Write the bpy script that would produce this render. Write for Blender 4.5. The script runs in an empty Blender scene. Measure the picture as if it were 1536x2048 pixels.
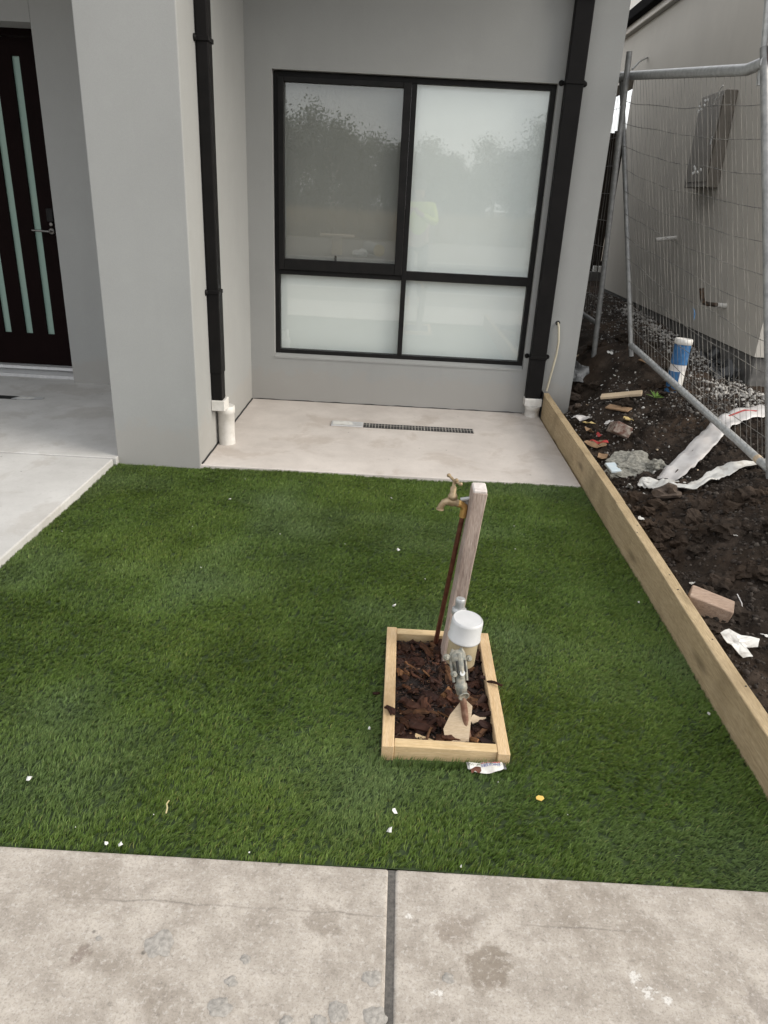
import bpy, bmesh, math, random
import numpy as np
from mathutils import Vector, Matrix, noise as mnoise

random.seed(7)
rng = np.random.default_rng(11)
R = math.radians
SC = bpy.context.scene
COL = SC.collection

# ------------------------------------------------------------------ camera, sky, sun, exposure
cam_d = bpy.data.cameras.new("camera")
cam = bpy.data.objects.new("camera", cam_d)
COL.objects.link(cam)
SC.camera = cam
cam_d.sensor_fit = 'VERTICAL'
cam_d.sensor_height = 36.0
cam_d.sensor_width = 27.0
cam_d.lens = 36.0 * 1455.55 / 2048.0
cam_d.clip_start = 0.02
cam_d.clip_end = 600
cam.location = (0, 0, 1.55)
cam.rotation_mode = 'XYZ'
cam.matrix_world = (Matrix.Translation((0, 0, 1.55)) @ Matrix.Rotation(R(0.4204), 4, 'Z')
                    @ Matrix.Rotation(R(90 - 23.366), 4, 'X') @ Matrix.Rotation(R(3.0527), 4, 'Z'))

SUN_EL, SUN_AZ = 30.0, 104.0          # azimuth clockwise from +Y
world = bpy.data.worlds.new("World")
SC.world = world
world.use_nodes = True
wn, wl = world.node_tree.nodes, world.node_tree.links
wn.clear()
w_out = wn.new('ShaderNodeOutputWorld')
w_bg = wn.new('ShaderNodeBackground')
w_bg.inputs['Strength'].default_value = 0.115
w_sky = wn.new('ShaderNodeTexSky')
w_sky.sky_type = 'NISHITA'
w_sky.sun_disc = False
w_sky.sun_elevation = R(SUN_EL)
w_sky.sun_rotation = R(SUN_AZ)
w_tc = wn.new('ShaderNodeTexCoord')
w_map = wn.new('ShaderNodeMapping')
w_map.inputs['Scale'].default_value = (1.0, 1.0, 3.0)
w_nz = wn.new('ShaderNodeTexNoise')
w_nz.inputs['Scale'].default_value = 2.2
w_nz.inputs['Detail'].default_value = 6
w_rmp = wn.new('ShaderNodeValToRGB')
w_rmp.color_ramp.elements[0].position = 0.35
w_rmp.color_ramp.elements[0].color = (4.6, 4.7, 4.8, 1)
w_rmp.color_ramp.elements[1].position = 0.68
w_rmp.color_ramp.elements[1].color = (6.6, 6.5, 6.3, 1)
w_mix = wn.new('ShaderNodeMixRGB')
w_mix.inputs[0].default_value = 0.86      # cloud cover
wl.new(w_tc.outputs['Generated'], w_map.inputs[0])
wl.new(w_map.outputs[0], w_nz.inputs['Vector'])
wl.new(w_nz.outputs['Fac'], w_rmp.inputs[0])
wl.new(w_sky.outputs[0], w_mix.inputs[1])
wl.new(w_rmp.outputs[0], w_mix.inputs[2])
wl.new(w_mix.outputs[0], w_bg.inputs['Color'])
wl.new(w_bg.outputs[0], w_out.inputs['Surface'])

sun_d = bpy.data.lights.new("sun", 'SUN')
sun_d.energy = 1.5
sun_d.angle = R(40)
sun_d.color = (1.0, 0.93, 0.82)
sun = bpy.data.objects.new("sun", sun_d)
COL.objects.link(sun)
sd = Vector((math.sin(R(SUN_AZ)) * math.cos(R(SUN_EL)), math.cos(R(SUN_AZ)) * math.cos(R(SUN_EL)), math.sin(R(SUN_EL))))
sun.rotation_mode = 'QUATERNION'
sun.rotation_quaternion = sd.to_track_quat('Z', 'Y')
sun.location = sd * 30

SC.view_settings.view_transform = 'Standard'
SC.view_settings.look = 'None'
SC.view_settings.gamma = 1.0
SC.view_settings.use_curve_mapping = False
SC.view_settings.exposure = 1.15
SC.render.engine = 'CYCLES'
SC.cycles.max_bounces = 8
SC.cycles.transparent_max_bounces = 12


# ------------------------------------------------------------------ materials
def N(nt, t, **kw):
    n = nt.nodes.new(t)
    for k, v in kw.items():
        if k in n.inputs:
            n.inputs[k].default_value = v
        else:
            setattr(n, k, v)
    return n


def new_mat(name):
    m = bpy.data.materials.new(name)
    m.use_nodes = True
    nt = m.node_tree
    b = nt.nodes['Principled BSDF']
    return m, nt, b, nt.links


def ramp(nt, src, stops):
    r = nt.nodes.new('ShaderNodeValToRGB')
    e = r.color_ramp.elements
    while len(e) < len(stops):
        e.new(0.5)
    for i, (p, c) in enumerate(stops):
        e[i].position = p
        e[i].color = tuple(c) + (1,) if len(c) == 3 else c
    nt.links.new(src, r.inputs[0])
    return r.outputs[0]


def mixc(nt, fac, a, b, mode='MIX'):
    m = nt.nodes.new('ShaderNodeMixRGB')
    m.blend_type = mode
    for i, v in ((0, fac), (1, a), (2, b)):
        if isinstance(v, (int, float)):
            m.inputs[i].default_value = v
        elif isinstance(v, tuple):
            m.inputs[i].default_value = v + (1,) if len(v) == 3 else v
        else:
            nt.links.new(v, m.inputs[i])
    return m.outputs[0]


def coords(nt, scale=(1, 1, 1), world_pos=True):
    if world_pos:
        g = nt.nodes.new('ShaderNodeNewGeometry').outputs['Position']
    else:
        g = nt.nodes.new('ShaderNodeTexCoord').outputs['Object']
    mp = nt.nodes.new('ShaderNodeMapping')
    mp.inputs['Scale'].default_value = scale
    nt.links.new(g, mp.inputs[0])
    return mp.outputs[0]


def noise(nt, vec, scale, detail=4, rough=0.55, dist=0.0):
    n = nt.nodes.new('ShaderNodeTexNoise')
    n.inputs['Scale'].default_value = scale
    n.inputs['Detail'].default_value = detail
    n.inputs['Roughness'].default_value = rough
    n.inputs['Distortion'].default_value = dist
    nt.links.new(vec, n.inputs['Vector'])
    return n.outputs['Fac']


def bump(nt, b, h, strength=0.3, dist=0.002):
    bn = nt.nodes.new('ShaderNodeBump')
    bn.inputs['Strength'].default_value = strength
    bn.inputs['Distance'].default_value = dist
    nt.links.new(h, bn.inputs['Height'])
    nt.links.new(bn.outputs[0], b.inputs['Normal'])


def simple(name, c1, c2=None, scale=20, rough=0.6, bump_s=0.15, bscale=None, metal=0.0, spec=0.5, bdist=0.002, stretch=(1, 1, 1), lo=.35, hi=.65, obj=False):
    m, nt, b, L = new_mat(name)
    c2 = c2 or tuple(x * 0.8 for x in c1)
    v = coords(nt, stretch, not obj)
    f = noise(nt, v, scale, 5)
    L.new(ramp(nt, f, [(lo, c1), (hi, c2)]), b.inputs['Base Color'])
    b.inputs['Roughness'].default_value = rough
    b.inputs['Metallic'].default_value = metal
    b.inputs['Specular IOR Level'].default_value = spec
    if bump_s:
        bump(nt, b, noise(nt, v, bscale or scale * 4, 3), bump_s, bdist)
    return m


def render_mat(name, base, scale=1.0):
    """acrylic render: even paint, fine sand grain, very faint trowel clouds"""
    m, nt, b, L = new_mat(name)
    v = coords(nt)
    big = noise(nt, v, 1.3, 5, .6)
    c = ramp(nt, big, [(.3, tuple(x * .94 for x in base)), (.7, tuple(x * 1.05 for x in base))])
    fine = noise(nt, v, 260, 2)
    c = mixc(nt, .12, c, ramp(nt, fine, [(.35, tuple(x * .75 for x in base)), (.65, tuple(x * 1.2 for x in base))]))
    vs = coords(nt, (3, 3, .25))
    streak = noise(nt, vs, 2.2, 4)
    c = mixc(nt, ramp(nt, streak, [(.52, (0, 0, 0)), (.75, (.22, .22, .22))]), c, tuple(x * .86 for x in base))
    sp = nt.nodes.new('ShaderNodeSeparateXYZ')
    L.new(v, sp.inputs[0])
    hz = nt.nodes.new('ShaderNodeMath')
    hz.operation = 'MULTIPLY_ADD'
    L.new(noise(nt, v, 11, 7, .7), hz.inputs[0])
    hz.inputs[1].default_value = -.42
    L.new(sp.outputs[2], hz.inputs[2])
    c = mixc(nt, ramp(nt, hz.outputs[0], [(0.0, (.38,) * 3), (.06, (0, 0, 0))]), c, (.34, .315, .285))   # dusty rain splash
    c = mixc(nt, ramp(nt, noise(nt, v, 4.5, 8, .68), [(.55, (0, 0, 0)), (.72, (.30,) * 3)]), c, tuple(x * 1.14 for x in base))
    L.new(c, b.inputs['Base Color'])
    b.inputs['Roughness'].default_value = .88
    b.inputs['Specular IOR Level'].default_value = .25
    bump(nt, b, fine, .35, .0012)
    return m


def concrete_mat(name, c_lo, c_hi, stain, stain_amt=.5, pit=.5, brush=None, dirt_scale=6.0):
    m, nt, b, L = new_mat(name)
    v = coords(nt)
    f1 = noise(nt, v, dirt_scale, 8, .65)
    c = ramp(nt, f1, [(.32, c_lo), (.66, c_hi)])
    f2 = noise(nt, v, 2.6, 7, .62, .4)
    c = mixc(nt, ramp(nt, f2, [(.54, (0, 0, 0)), (.62, (stain_amt,) * 3), (.8, (stain_amt * .5,) * 3)]), c, stain)
    f3 = noise(nt, v, 55, 4, .7)
    c = mixc(nt, ramp(nt, f3, [(.58, (0, 0, 0)), (.74, (pit,) * 3)]), c, tuple(x * .55 for x in c_lo))
    f4 = noise(nt, v, 90, 7, .75)
    c = mixc(nt, ramp(nt, f4, [(.6, (0, 0, 0)), (.75, (.45,) * 3)]), c, tuple(min(.8, x * 1.3) for x in c_hi))
    # isolated dark specks
    vo = nt.nodes.new('ShaderNodeTexVoronoi')
    vo.inputs['Scale'].default_value = 7.0
    L.new(v, vo.inputs['Vector'])
    c = mixc(nt, ramp(nt, vo.outputs['Distance'], [(.02, (.8, .8, .8)), (.045, (0, 0, 0))]), c, tuple(x * .28 for x in c_lo))
    L.new(c, b.inputs['Base Color'])
    b.inputs['Roughness'].default_value = .85
    b.inputs['Specular IOR Level'].default_value = .3
    hb = noise(nt, coords(nt, brush or (1, 1, 1)), 140 if not brush else 60, 5, .7)
    bump(nt, b, hb, .45, .0015)
    return m


def wood_mat(name, c1, c2, c3, axis='Y', grain=26, rough=.75, knots=True):
    m, nt, b, L = new_mat(name)
    st = {'X': (.6, 9, 9), 'Y': (9, .6, 9), 'Z': (9, 9, .6)}[axis]
    v = coords(nt, st)
    f = noise(nt, v, grain * .35, 6, .65, 1.2)
    fine = noise(nt, v, grain * 2.2, 3, .6)
    c = ramp(nt, f, [(.25, c1), (.5, c2), (.75, c3)])
    c = mixc(nt, .45, c, ramp(nt, fine, [(.35, tuple(x * .72 for x in c1)), (.65, tuple(min(1, x * 1.15) for x in c2))]))
    if knots:
        kv = coords(nt, {'X': (2.2, 8, 8), 'Y': (8, 2.2, 8), 'Z': (8, 8, 2.2)}[axis])
        vo = nt.nodes.new('ShaderNodeTexVoronoi')
        vo.inputs['Scale'].default_value = .9
        L.new(kv, vo.inputs['Vector'])
        c = mixc(nt, ramp(nt, vo.outputs['Distance'], [(.05, (.85,) * 3), (.2, (0, 0, 0))]), c, tuple(x * .4 for x in c1))
    big = noise(nt, coords(nt), 4, 5)
    c = mixc(nt, ramp(nt, big, [(.5, (0, 0, 0)), (.72, (.5,) * 3)]), c, tuple(x * .62 for x in c1))
    L.new(c, b.inputs['Base Color'])
    b.inputs['Roughness'].default_value = rough
    b.inputs['Specular IOR Level'].default_value = .3
    bump(nt, b, fine, .35, .0015)
    return m


M = {}
M['render'] = render_mat('grey_render', (.324, .327, .320))
M['render_neigh'] = render_mat('neighbour_render', (.52, .49, .44))
M['soffit'] = simple('soffit_paint', (.42, .41, .39), (.38, .37, .35), 3, .8, 0)
M['footpath'] = concrete_mat('footpath_concrete', (.285, .25, .215), (.475, .43, .38), (.22, .185, .15), .45, .7, (18, 1.2, 1), 11.0)
M['porch'] = concrete_mat('porch_concrete', (.49, .445, .41), (.60, .55, .51), (.40, .34, .29), .45, .30, (1.2, 12, 1), 3.2)
M['path'] = concrete_mat('path_concrete', (.43, .42, .405), (.545, .535, .52), (.37, .345, .315), .45, .35, (1.2, 9, 1), 2.5)
M['matt_black'] = simple('matt_black_gutter', (.010, .0095, .0095), None, 8, .9, 0, spec=.02)
M['joint'] = simple('joint_filler', (.07, .065, .06), (.12, .11, .10), 120, .9, .5)
M['mortar'] = simple('dried_mortar', (.24, .225, .205), (.38, .355, .325), 90, .9, .6)
M['black_metal'] = simple('black_colorbond', (.010, .0095, .0095), (.013, .012, .012), 8, .5, .04, spec=.09)
M['black_alu'] = simple('black_aluminium', (.012, .012, .012), (.017, .016, .016), 15, .45, .03, spec=.12)
M['white_pvc'] = simple('white_pvc', (.62, .60, .56), (.72, .70, .67), 25, .45, .08)
M['blind'] = simple('white_blind', (.80, .83, .82), (.83, .855, .845), 1.5, .9, 0)
M['dark_room'] = simple('room_lining', (.3, .3, .29), None, 2, .9, 0)
M['door'] = wood_mat('dark_stained_door', (.005, .002, .002), (.007, .003, .003), (.011, .0045, .0045), 'Z', 20, .6, False)
M['door_glass'] = simple('frosted_strip_glass', (.24, .34, .29), (.20, .31, .27), 2, .35, 0)
M['alu'] = simple('mill_aluminium', (.66, .66, .66), (.58, .58, .59), 30, .4, .05, metal=.35)
M['chrome'] = simple('satin_nickel', (.24, .23, .22), (.17, .165, .16), 30, .3, 0, metal=1)
M['sleeper'] = wood_mat('treated_pine', (.25, .18, .095), (.43, .33, .20), (.58, .46, .31), 'Y', 26)
M['pine_y'] = wood_mat('fresh_pine_long', (.48, .31, .15), (.60, .44, .26), (.66, .52, .36), 'Y', 30)
M['pine_x'] = wood_mat('fresh_pine_cross', (.48, .33, .16), (.60, .45, .26), (.65, .52, .35), 'X', 30)
M['old_post'] = wood_mat('weathered_hardwood', (.12, .075, .06), (.40, .32, .275), (.58, .50, .44), 'Z', 30, .85, False)
M['post_top'] = simple('pale_end_paint', (.66, .61, .58), (.50, .44, .41), 50, .8, .4)
M['copper'] = simple('tarnished_copper', (.10, .035, .022), (.17, .07, .045), 40, .42, .1, metal=.6)
M['copper_old'] = simple('weathered_copper', (.16, .075, .05), (.27, .17, .12), 60, .55, .2, metal=.4)
M['brass'] = simple('raw_brass', (.66, .42, .15), (.58, .36, .13), 40, .35, .1, metal=.75)
M['brass_dull'] = simple('dull_bronze_tap', (.25, .18, .10), (.37, .285, .18), 60, .5, .25, metal=.45)
M['meter_cast'] = simple('cast_meter_body', (.34, .31, .25), (.17, .18, .165), 70, .6, .5, metal=.25)
M['galv'] = simple('galvanised_steel', (.52, .53, .53), (.38, .385, .385), 35, .40, .15, metal=.45)
M['galv_dull'] = simple('dull_galvanised_steel', (.30, .30, .29), (.20, .20, .20), 25, .5, .2, metal=.4)
M['wire'] = simple('fence_wire', (.25, .235, .21), (.10, .095, .09), 7, .5, 0, metal=.2, lo=.42, hi=.58)
M['meter_plastic'] = simple('yellowed_clear_plastic', (.42, .35, .235), (.36, .29, .185), 20, .35, .05)
M['cap_white'] = simple('white_meter_cap', (.48, .482, .485), (.54, .541, .545), 15, .38, .08)
M['turf_base'] = simple('turf_backing', (.02, .036, .009), (.03, .05, .013), 60, .9, 0)
M['rust_red'] = simple('rusty_red_paint', (.10, .03, .025), (.17, .08, .06), 40, .7, .2)
M['blue'] = simple('blue_paint', (.012, .085, .22), (.03, .14, .32), 30, .5, .1)
M['paper'] = simple('torn_paper', (.64, .63, .60), (.36, .32, .28), 22, .8, .15, lo=.50, hi=.78)
M['fabric_tape'] = simple('white_plastic_ribbon', (.62, .60, .59), (.52, .49, .475), 14, .5, .2, stretch=(1, 1, 1))
M['red'] = simple('red_plastic', (.42, .03, .025), (.30, .03, .03), 30, .5, .1)
M['cardboard'] = simple('wet_cardboard', (.33, .21, .12), (.24, .15, .085), 25, .85, .2)
M['yellow_scrap'] = simple('yellowed_scrap', (.55, .43, .18), (.44, .33, .15), 30, .8, .2)
M['pale_timber'] = wood_mat('pale_timber_offcut', (.50, .38, .25), (.60, .48, .34), (.68, .56, .43), 'X', 24, .8, False)
M['block_timber'] = wood_mat('pinkish_timber_block', (.19, .13, .095), (.34, .245, .185), (.48, .38, .31), 'X', 22, .8, False)
M['brick'] = simple('mortar_smeared_brick', (.30, .26, .22), (.12, .06, .045), 28, .9, .5, lo=.42, hi=.6)
M['conc_chunk'] = simple('broken_concrete', (.34, .33, .29), (.15, .145, .125), 55, .95, .9, bdist=.006)
M['rock'] = simple('brown_rock', (.095, .068, .05), (.05, .036, .028), 18, .9, .6, bdist=.006)
M['black_plastic'] = simple('black_membrane', (.012, .012, .013), (.02, .02, .021), 20, .3, .3, bscale=30, bdist=.01)
M['clear_plastic'] = simple('grey_plastic_sheet', (.34, .34, .34), (.06, .06, .06), 12, .3, .3, bscale=30, bdist=.01, lo=.42, hi=.6)
M['blue_white'] = simple('pale_blue_plastic', (.50, .60, .66), (.58, .64, .68), 20, .4, 0)
M['weed'] = simple('bright_weed_leaf', (.12, .22, .03), (.08, .16, .02), 30, .6, 0)
M['limestone'] = simple('crushed_limestone', (.50, .48, .45), (.22, .205, .19), 14, .9, .4)
M['white_bit'] = simple('white_foam_crumb', (.72, .71, .68), (.62, .61, .58), 60, .8, .3)
M['leaf'] = simple('yellow_leaf', (.62, .43, .10), (.5, .33, .08), 40, .6, .1)
M['straw'] = simple('dry_straw', (.48, .42, .22), (.36, .30, .14), 40, .7, 0)
M['hose'] = simple('cream_conduit', (.55, .50, .38), (.50, .45, .34), 20, .5, 0)
M['rubber'] = simple('black_rubber', (.01, .01, .01), (.015, .015, .015), 30, .6, 0)
M['lagging'] = simple('brown_pipe_lagging', (.03, .02, .014), (.10, .055, .03), 50, .7, .2, lo=.45, hi=.6)
M['grey_box'] = simple('taupe_meter_box', (.20, .178, .152), (.17, .152, .13), 8, .5, .05)
M['slab_edge'] = simple('rough_slab_edge', (.16, .155, .145), (.10, .095, .09), 14, .9, .6)
M['trim'] = simple('cream_trim', (.80, .75, .68), (.76, .71, .64), 8, .6, 0)
M['dark_timber'] = wood_mat('dark_paling', (.018, .013, .010), (.03, .022, .016), (.045, .033, .024), 'Z', 18, .8, False)
M['door'].node_tree.nodes['Principled BSDF'].inputs['Specular IOR Level'].default_value = .05
M['asphalt'] = simple('asphalt', (.045, .045, .047), (.06, .06, .06), 90, .9, .5)
M['kerb'] = simple('kerb_concrete', (.40, .38, .35), (.30, .28, .26), 20, .9, .3)
M['dry_ground'] = simple('dry_clay', (.17, .135, .10), (.10, .08, .06), 3, .95, .4, bscale=20)
M['field'] = simple('dry_grass_ground', (.25, .19, .11), (.18, .14, .08), 2, .95, .4)
M['dry_grass'] = simple('dry_grass_blades', (.36, .27, .15), (.25, .18, .10), 1.5, .9, 0)
M['gum_leaf'] = simple('gum_foliage', (.04, .055, .03), (.065, .08, .045), .9, .8, 0)
M['gum_leaf2'] = simple('olive_foliage', (.05, .06, .035), (.075, .085, .05), .9, .8, 0)
M['gum_bark'] = simple('pale_gum_bark', (.40, .36, .31), (.22, .19, .16), 4, .9, .3)
M['hivis'] = simple('hi_vis_yellow', (.60, .72, .10), (.55, .66, .09), 10, .7, .1)
M['navy'] = simple('navy_workwear', (.02, .025, .04), (.03, .035, .05), 20, .8, .1)
M['skin'] = simple('skin', (.42, .25, .18), (.38, .22, .16), 30, .55, 0)
M['hair'] = simple('dark_hair', (.02, .015, .012), (.03, .02, .015), 60, .6, .2)
M['roof'] = simple('dark_roof_metal', (.045, .045, .047), (.06, .06, .06), 6, .5, 0)
M['mulch_soil'] = simple('wet_mulch_soil', (.008, .004, .003), (.018, .009, .006), 60, .8, .8, bdist=.006)


def per_obj_wood(name, cols, rough=.7, bs=.5):
    """bark: colour picked per object plus grain along the chip's own length"""
    m, nt, b, L = new_mat(name)
    oi = nt.nodes.new('ShaderNodeObjectInfo').outputs['Random']
    n = len(cols)
    c = ramp(nt, oi, [(i / max(1, n - 1), cc) for i, cc in enumerate(cols)])
    v = coords(nt, (14, 70, 70), False)
    f = noise(nt, v, 2.4, 5, .65)
    c2 = mixc(nt, ramp(nt, f, [(.35, (.75,) * 3), (.65, (0, 0, 0))]), c, (.012, .006, .004))
    L.new(c2, b.inputs['Base Color'])
    b.inputs['Roughness'].default_value = rough
    b.inputs['Specular IOR Level'].default_value = .2
    bump(nt, b, f, bs, .003)
    return m


M['bark'] = per_obj_wood('pine_bark', [(.028, .010, .006), (.060, .022, .012), (.016, .007, .006), (.085, .032, .016), (.034, .013, .008), (.25, .12, .05), (.024, .009, .007), (.050, .018, .010), (.018, .008, .006), (.11, .045, .02)])

# footpath extras: tooled edge crease, damp stain, pale paint flecks
m = M['footpath']
nt = m.node_tree
L = nt.links
b = nt.nodes['Principled BSDF']
c = b.inputs['Base Color'].links[0].from_socket
v = coords(nt)
sx_ = nt.nodes.new('ShaderNodeSeparateXYZ')
L.new(v, sx_.inputs[0])


def fm(op, *a):
    q_ = nt.nodes.new('ShaderNodeMath')
    q_.operation = op
    for i_, v_ in enumerate(a):
        if isinstance(v_, (int, float)):
            q_.inputs[i_].default_value = v_
        else:
            L.new(v_, q_.inputs[i_])
    return q_.outputs[0]


wob = fm('MULTIPLY', fm('SUBTRACT', noise(nt, v, 9, 5), .5), .030)
lined = fm('ABSOLUTE', fm('ADD', fm('SUBTRACT', sx_.outputs[1], 1.196), wob))
gate = ramp(nt, noise(nt, v, 3.1, 3), [(.44, (0, 0, 0)), (.58, (.5,) * 3)])
c = mixc(nt, fm('MULTIPLY', ramp(nt, lined, [(.0010, (1, 1, 1)), (.0030, (0, 0, 0))]), gate), c, (.10, .085, .07))
# rubbed border outside the crease is smoother and paler
bord = ramp(nt, fm('ADD', sx_.outputs[1], wob), [(.0, (0, 0, 0)), (1.0, (0, 0, 0))])
for (px_, py_, rad, col, am) in ((.275, 1.085, .062, (.20, .165, .13), .75), (.20, 1.175, .05, (.24, .20, .165), .6), (-.62, 1.06, .025, (.14, .10, .08), .6), (.86, 1.03, .05, (.20, .17, .15), .5), (-.10, 1.18, .05, (.24, .205, .17), .5)):
    dd = nt.nodes.new('ShaderNodeVectorMath')
    dd.operation = 'DISTANCE'
    L.new(v, dd.inputs[0])
    dd.inputs[1].default_value = (px_, py_, 0)
    rr_ = fm('ADD', dd.outputs['Value'], fm('MULTIPLY', fm('SUBTRACT', noise(nt, v, 22, 6, .7), .5), rad * 2.0))
    c = mixc(nt, ramp(nt, fm('DIVIDE', rr_, rad), [(.62, (am,) * 3), (.98, (0, 0, 0))]), c, col)
for (px_, py_, rad) in ((.62, 1.05, .022), (.655, 1.035, .016), (.60, 1.085, .02), (.16, 1.02, .02), (.10, 1.20, .012)):
    dd = nt.nodes.new('ShaderNodeVectorMath')
    dd.operation = 'DISTANCE'
    L.new(v, dd.inputs[0])
    dd.inputs[1].default_value = (px_, py_, 0)
    rr_ = fm('ADD', dd.outputs['Value'], fm('MULTIPLY', fm('SUBTRACT', noise(nt, v, 60, 6, .7), .5), rad * 4.5))
    c = mixc(nt, ramp(nt, fm('DIVIDE', rr_, rad), [(.3, (.8,) * 3), (.6, (0, 0, 0))]), c, (.66, .64, .61))
# worn fines: hard speckle
c = mixc(nt, ramp(nt, noise(nt, v, 170, 3, .75), [(.50, (0, 0, 0)), (.66, (.5,) * 3)]), c, (.17, .15, .13))
c = mixc(nt, ramp(nt, noise(nt, v, 70, 9, .8), [(.52, (0, 0, 0)), (.62, (.55,) * 3)]), c, (.56, .525, .49))
L.new(c, b.inputs['Base Color'])

# dirt: dark loam, paler dry crumbs
m, nt, b, L = new_mat('dark_loam')
v = coords(nt)
c = ramp(nt, noise(nt, v, 7, 9, .7), [(.3, (.011, .0085, .007)), (.5, (.031, .023, .0175)), (.72, (.080, .060, .047))])
c = mixc(nt, ramp(nt, noise(nt, v, 90, 4, .7), [(.58, (0, 0, 0)), (.74, (.5,) * 3)]), c, (.10, .08, .065))
c = mixc(nt, ramp(nt, noise(nt, v, 2.1, 6, .6), [(.48, (0, 0, 0)), (.66, (.65,) * 3)]), c, (.078, .053, .037))
c = mixc(nt, ramp(nt, noise(nt, v, 3.3, 6, .65), [(.56, (0, 0, 0)), (.70, (.7,) * 3)]), c, (.008, .006, .005))
L.new(c, b.inputs['Base Color'])
b.inputs['Roughness'].default_value = .92
b.inputs['Specular IOR Level'].default_value = .15
bump(nt, b, noise(nt, v, 75, 8, .75), .9, .012)
M['dirt'] = m

m, nt, b, L = new_mat('crushed_rock')
oi = nt.nodes.new('ShaderNodeNewGeometry').outputs['Random Per Island']
L.new(ramp(nt, oi, [(0, (.03, .026, .023)), (.5, (.08, .073, .066)), (.8, (.20, .19, .175)), (1, (.55, .53, .50))]), b.inputs['Base Color'])
b.inputs['Roughness'].default_value = .9
M['gravel'] = m

m, nt, b, L = new_mat('soil_crumbs')
oi = nt.nodes.new('ShaderNodeNewGeometry').outputs['Random Per Island']
v = coords(nt)
c = ramp(nt, oi, [(0, (.008, .006, .005)), (.5, (.022, .016, .012)), (.85, (.055, .042, .033)), (1, (.14, .12, .10))])
c = mixc(nt, .4, c, ramp(nt, noise(nt, v, 60, 5), [(.3, (.015, .011, .009)), (.7, (.07, .052, .04))]))
L.new(c, b.inputs['Base Color'])
b.inputs['Roughness'].default_value = .95
bump(nt, b, noise(nt, v, 120, 5, .7), .7, .006)
M['crumbs'] = m

# turf blades: colour per blade
m, nt, b, L = new_mat('turf_fibre')
at = nt.nodes.new('ShaderNodeAttribute')
at.attribute_name = 'blade_col'
L.new(at.outputs['Color'], b.inputs['Base Color'])
b.inputs['Roughness'].default_value = .5
b.inputs['Specular IOR Level'].default_value = .22
M['turf'] = m

# mulch fines
m, nt, b, L = new_mat('mulch_fines')
oi = nt.nodes.new('ShaderNodeNewGeometry').outputs['Random Per Island']
L.new(ramp(nt, oi, [(0, (.010, .005, .004)), (.5, (.025, .011, .007)), (.85, (.06, .026, .014)), (1, (.26, .14, .07))]), b.inputs['Base Color'])
b.inputs['Roughness'].default_value = .75
M['mulch_fines'] = m

# window glass: clear, fresnel mirror on both faces of the unit
m = bpy.data.materials.new('window_glass')
m.use_nodes = True
nt = m.node_tree
nt.nodes.clear()
o = nt.nodes.new('ShaderNodeOutputMaterial')
tr = nt.nodes.new('ShaderNodeBsdfTransparent')
tr.inputs[0].default_value = (.975, .985, .98, 1)
gl = nt.nodes.new('ShaderNodeBsdfGlossy')
gl.inputs['Roughness'].default_value = .003
gl.inputs[0].default_value = (1, 1, 1, 1)
geo = nt.nodes.new('ShaderNodeNewGeometry')
dt = nt.nodes.new('ShaderNodeVectorMath')
dt.operation = 'DOT_PRODUCT'
nt.links.new(geo.outputs['Incoming'], dt.inputs[0])
nt.links.new(geo.outputs['Normal'], dt.inputs[1])


def mth(op, a_, b_=None):
    q_ = nt.nodes.new('ShaderNodeMath')
    q_.operation = op
    for i_, v_ in ((0, a_), (1, b_)):
        if v_ is None:
            continue
        if isinstance(v_, (int, float)):
            q_.inputs[i_].default_value = v_
        else:
            nt.links.new(v_, q_.inputs[i_])
    return q_.outputs[0]


ml = nt.nodes.new('ShaderNodeMath')           # Schlick reflectance, same from both sides of the sheet
ml.operation = 'MULTIPLY_ADD'
nt.links.new(mth('POWER', mth('SUBTRACT', 1.0, mth('ABSOLUTE', dt.outputs['Value'])), 5.0), ml.inputs[0])
ml.inputs[1].default_value = .94
ml.inputs[2].default_value = .058
mx = nt.nodes.new('ShaderNodeMixShader')
nt.links.new(ml.outputs[0], mx.inputs[0])
nt.links.new(tr.outputs[0], mx.inputs[1])
nt.links.new(gl.outputs[0], mx.inputs[2])
nt.links.new(mx.outputs[0], o.inputs[0])
M['glass'] = m

# insect screen: fine grey mesh, half open
m = bpy.data.materials.new('insect_screen')
m.use_nodes = True
nt = m.node_tree
nt.nodes.clear()
o = nt.nodes.new('ShaderNodeOutputMaterial')
tr = nt.nodes.new('ShaderNodeBsdfTransparent')
df = nt.nodes.new('ShaderNodeBsdfDiffuse')
df.inputs[0].default_value = (.35, .345, .325, 1)
mx = nt.nodes.new('ShaderNodeMixShader')
mx.inputs[0].default_value = .50
nt.links.new(tr.outputs[0], mx.inputs[1])
nt.links.new(df.outputs[0], mx.inputs[2])
nt.links.new(mx.outputs[0], o.inputs[0])
M['screen'] = m


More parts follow.
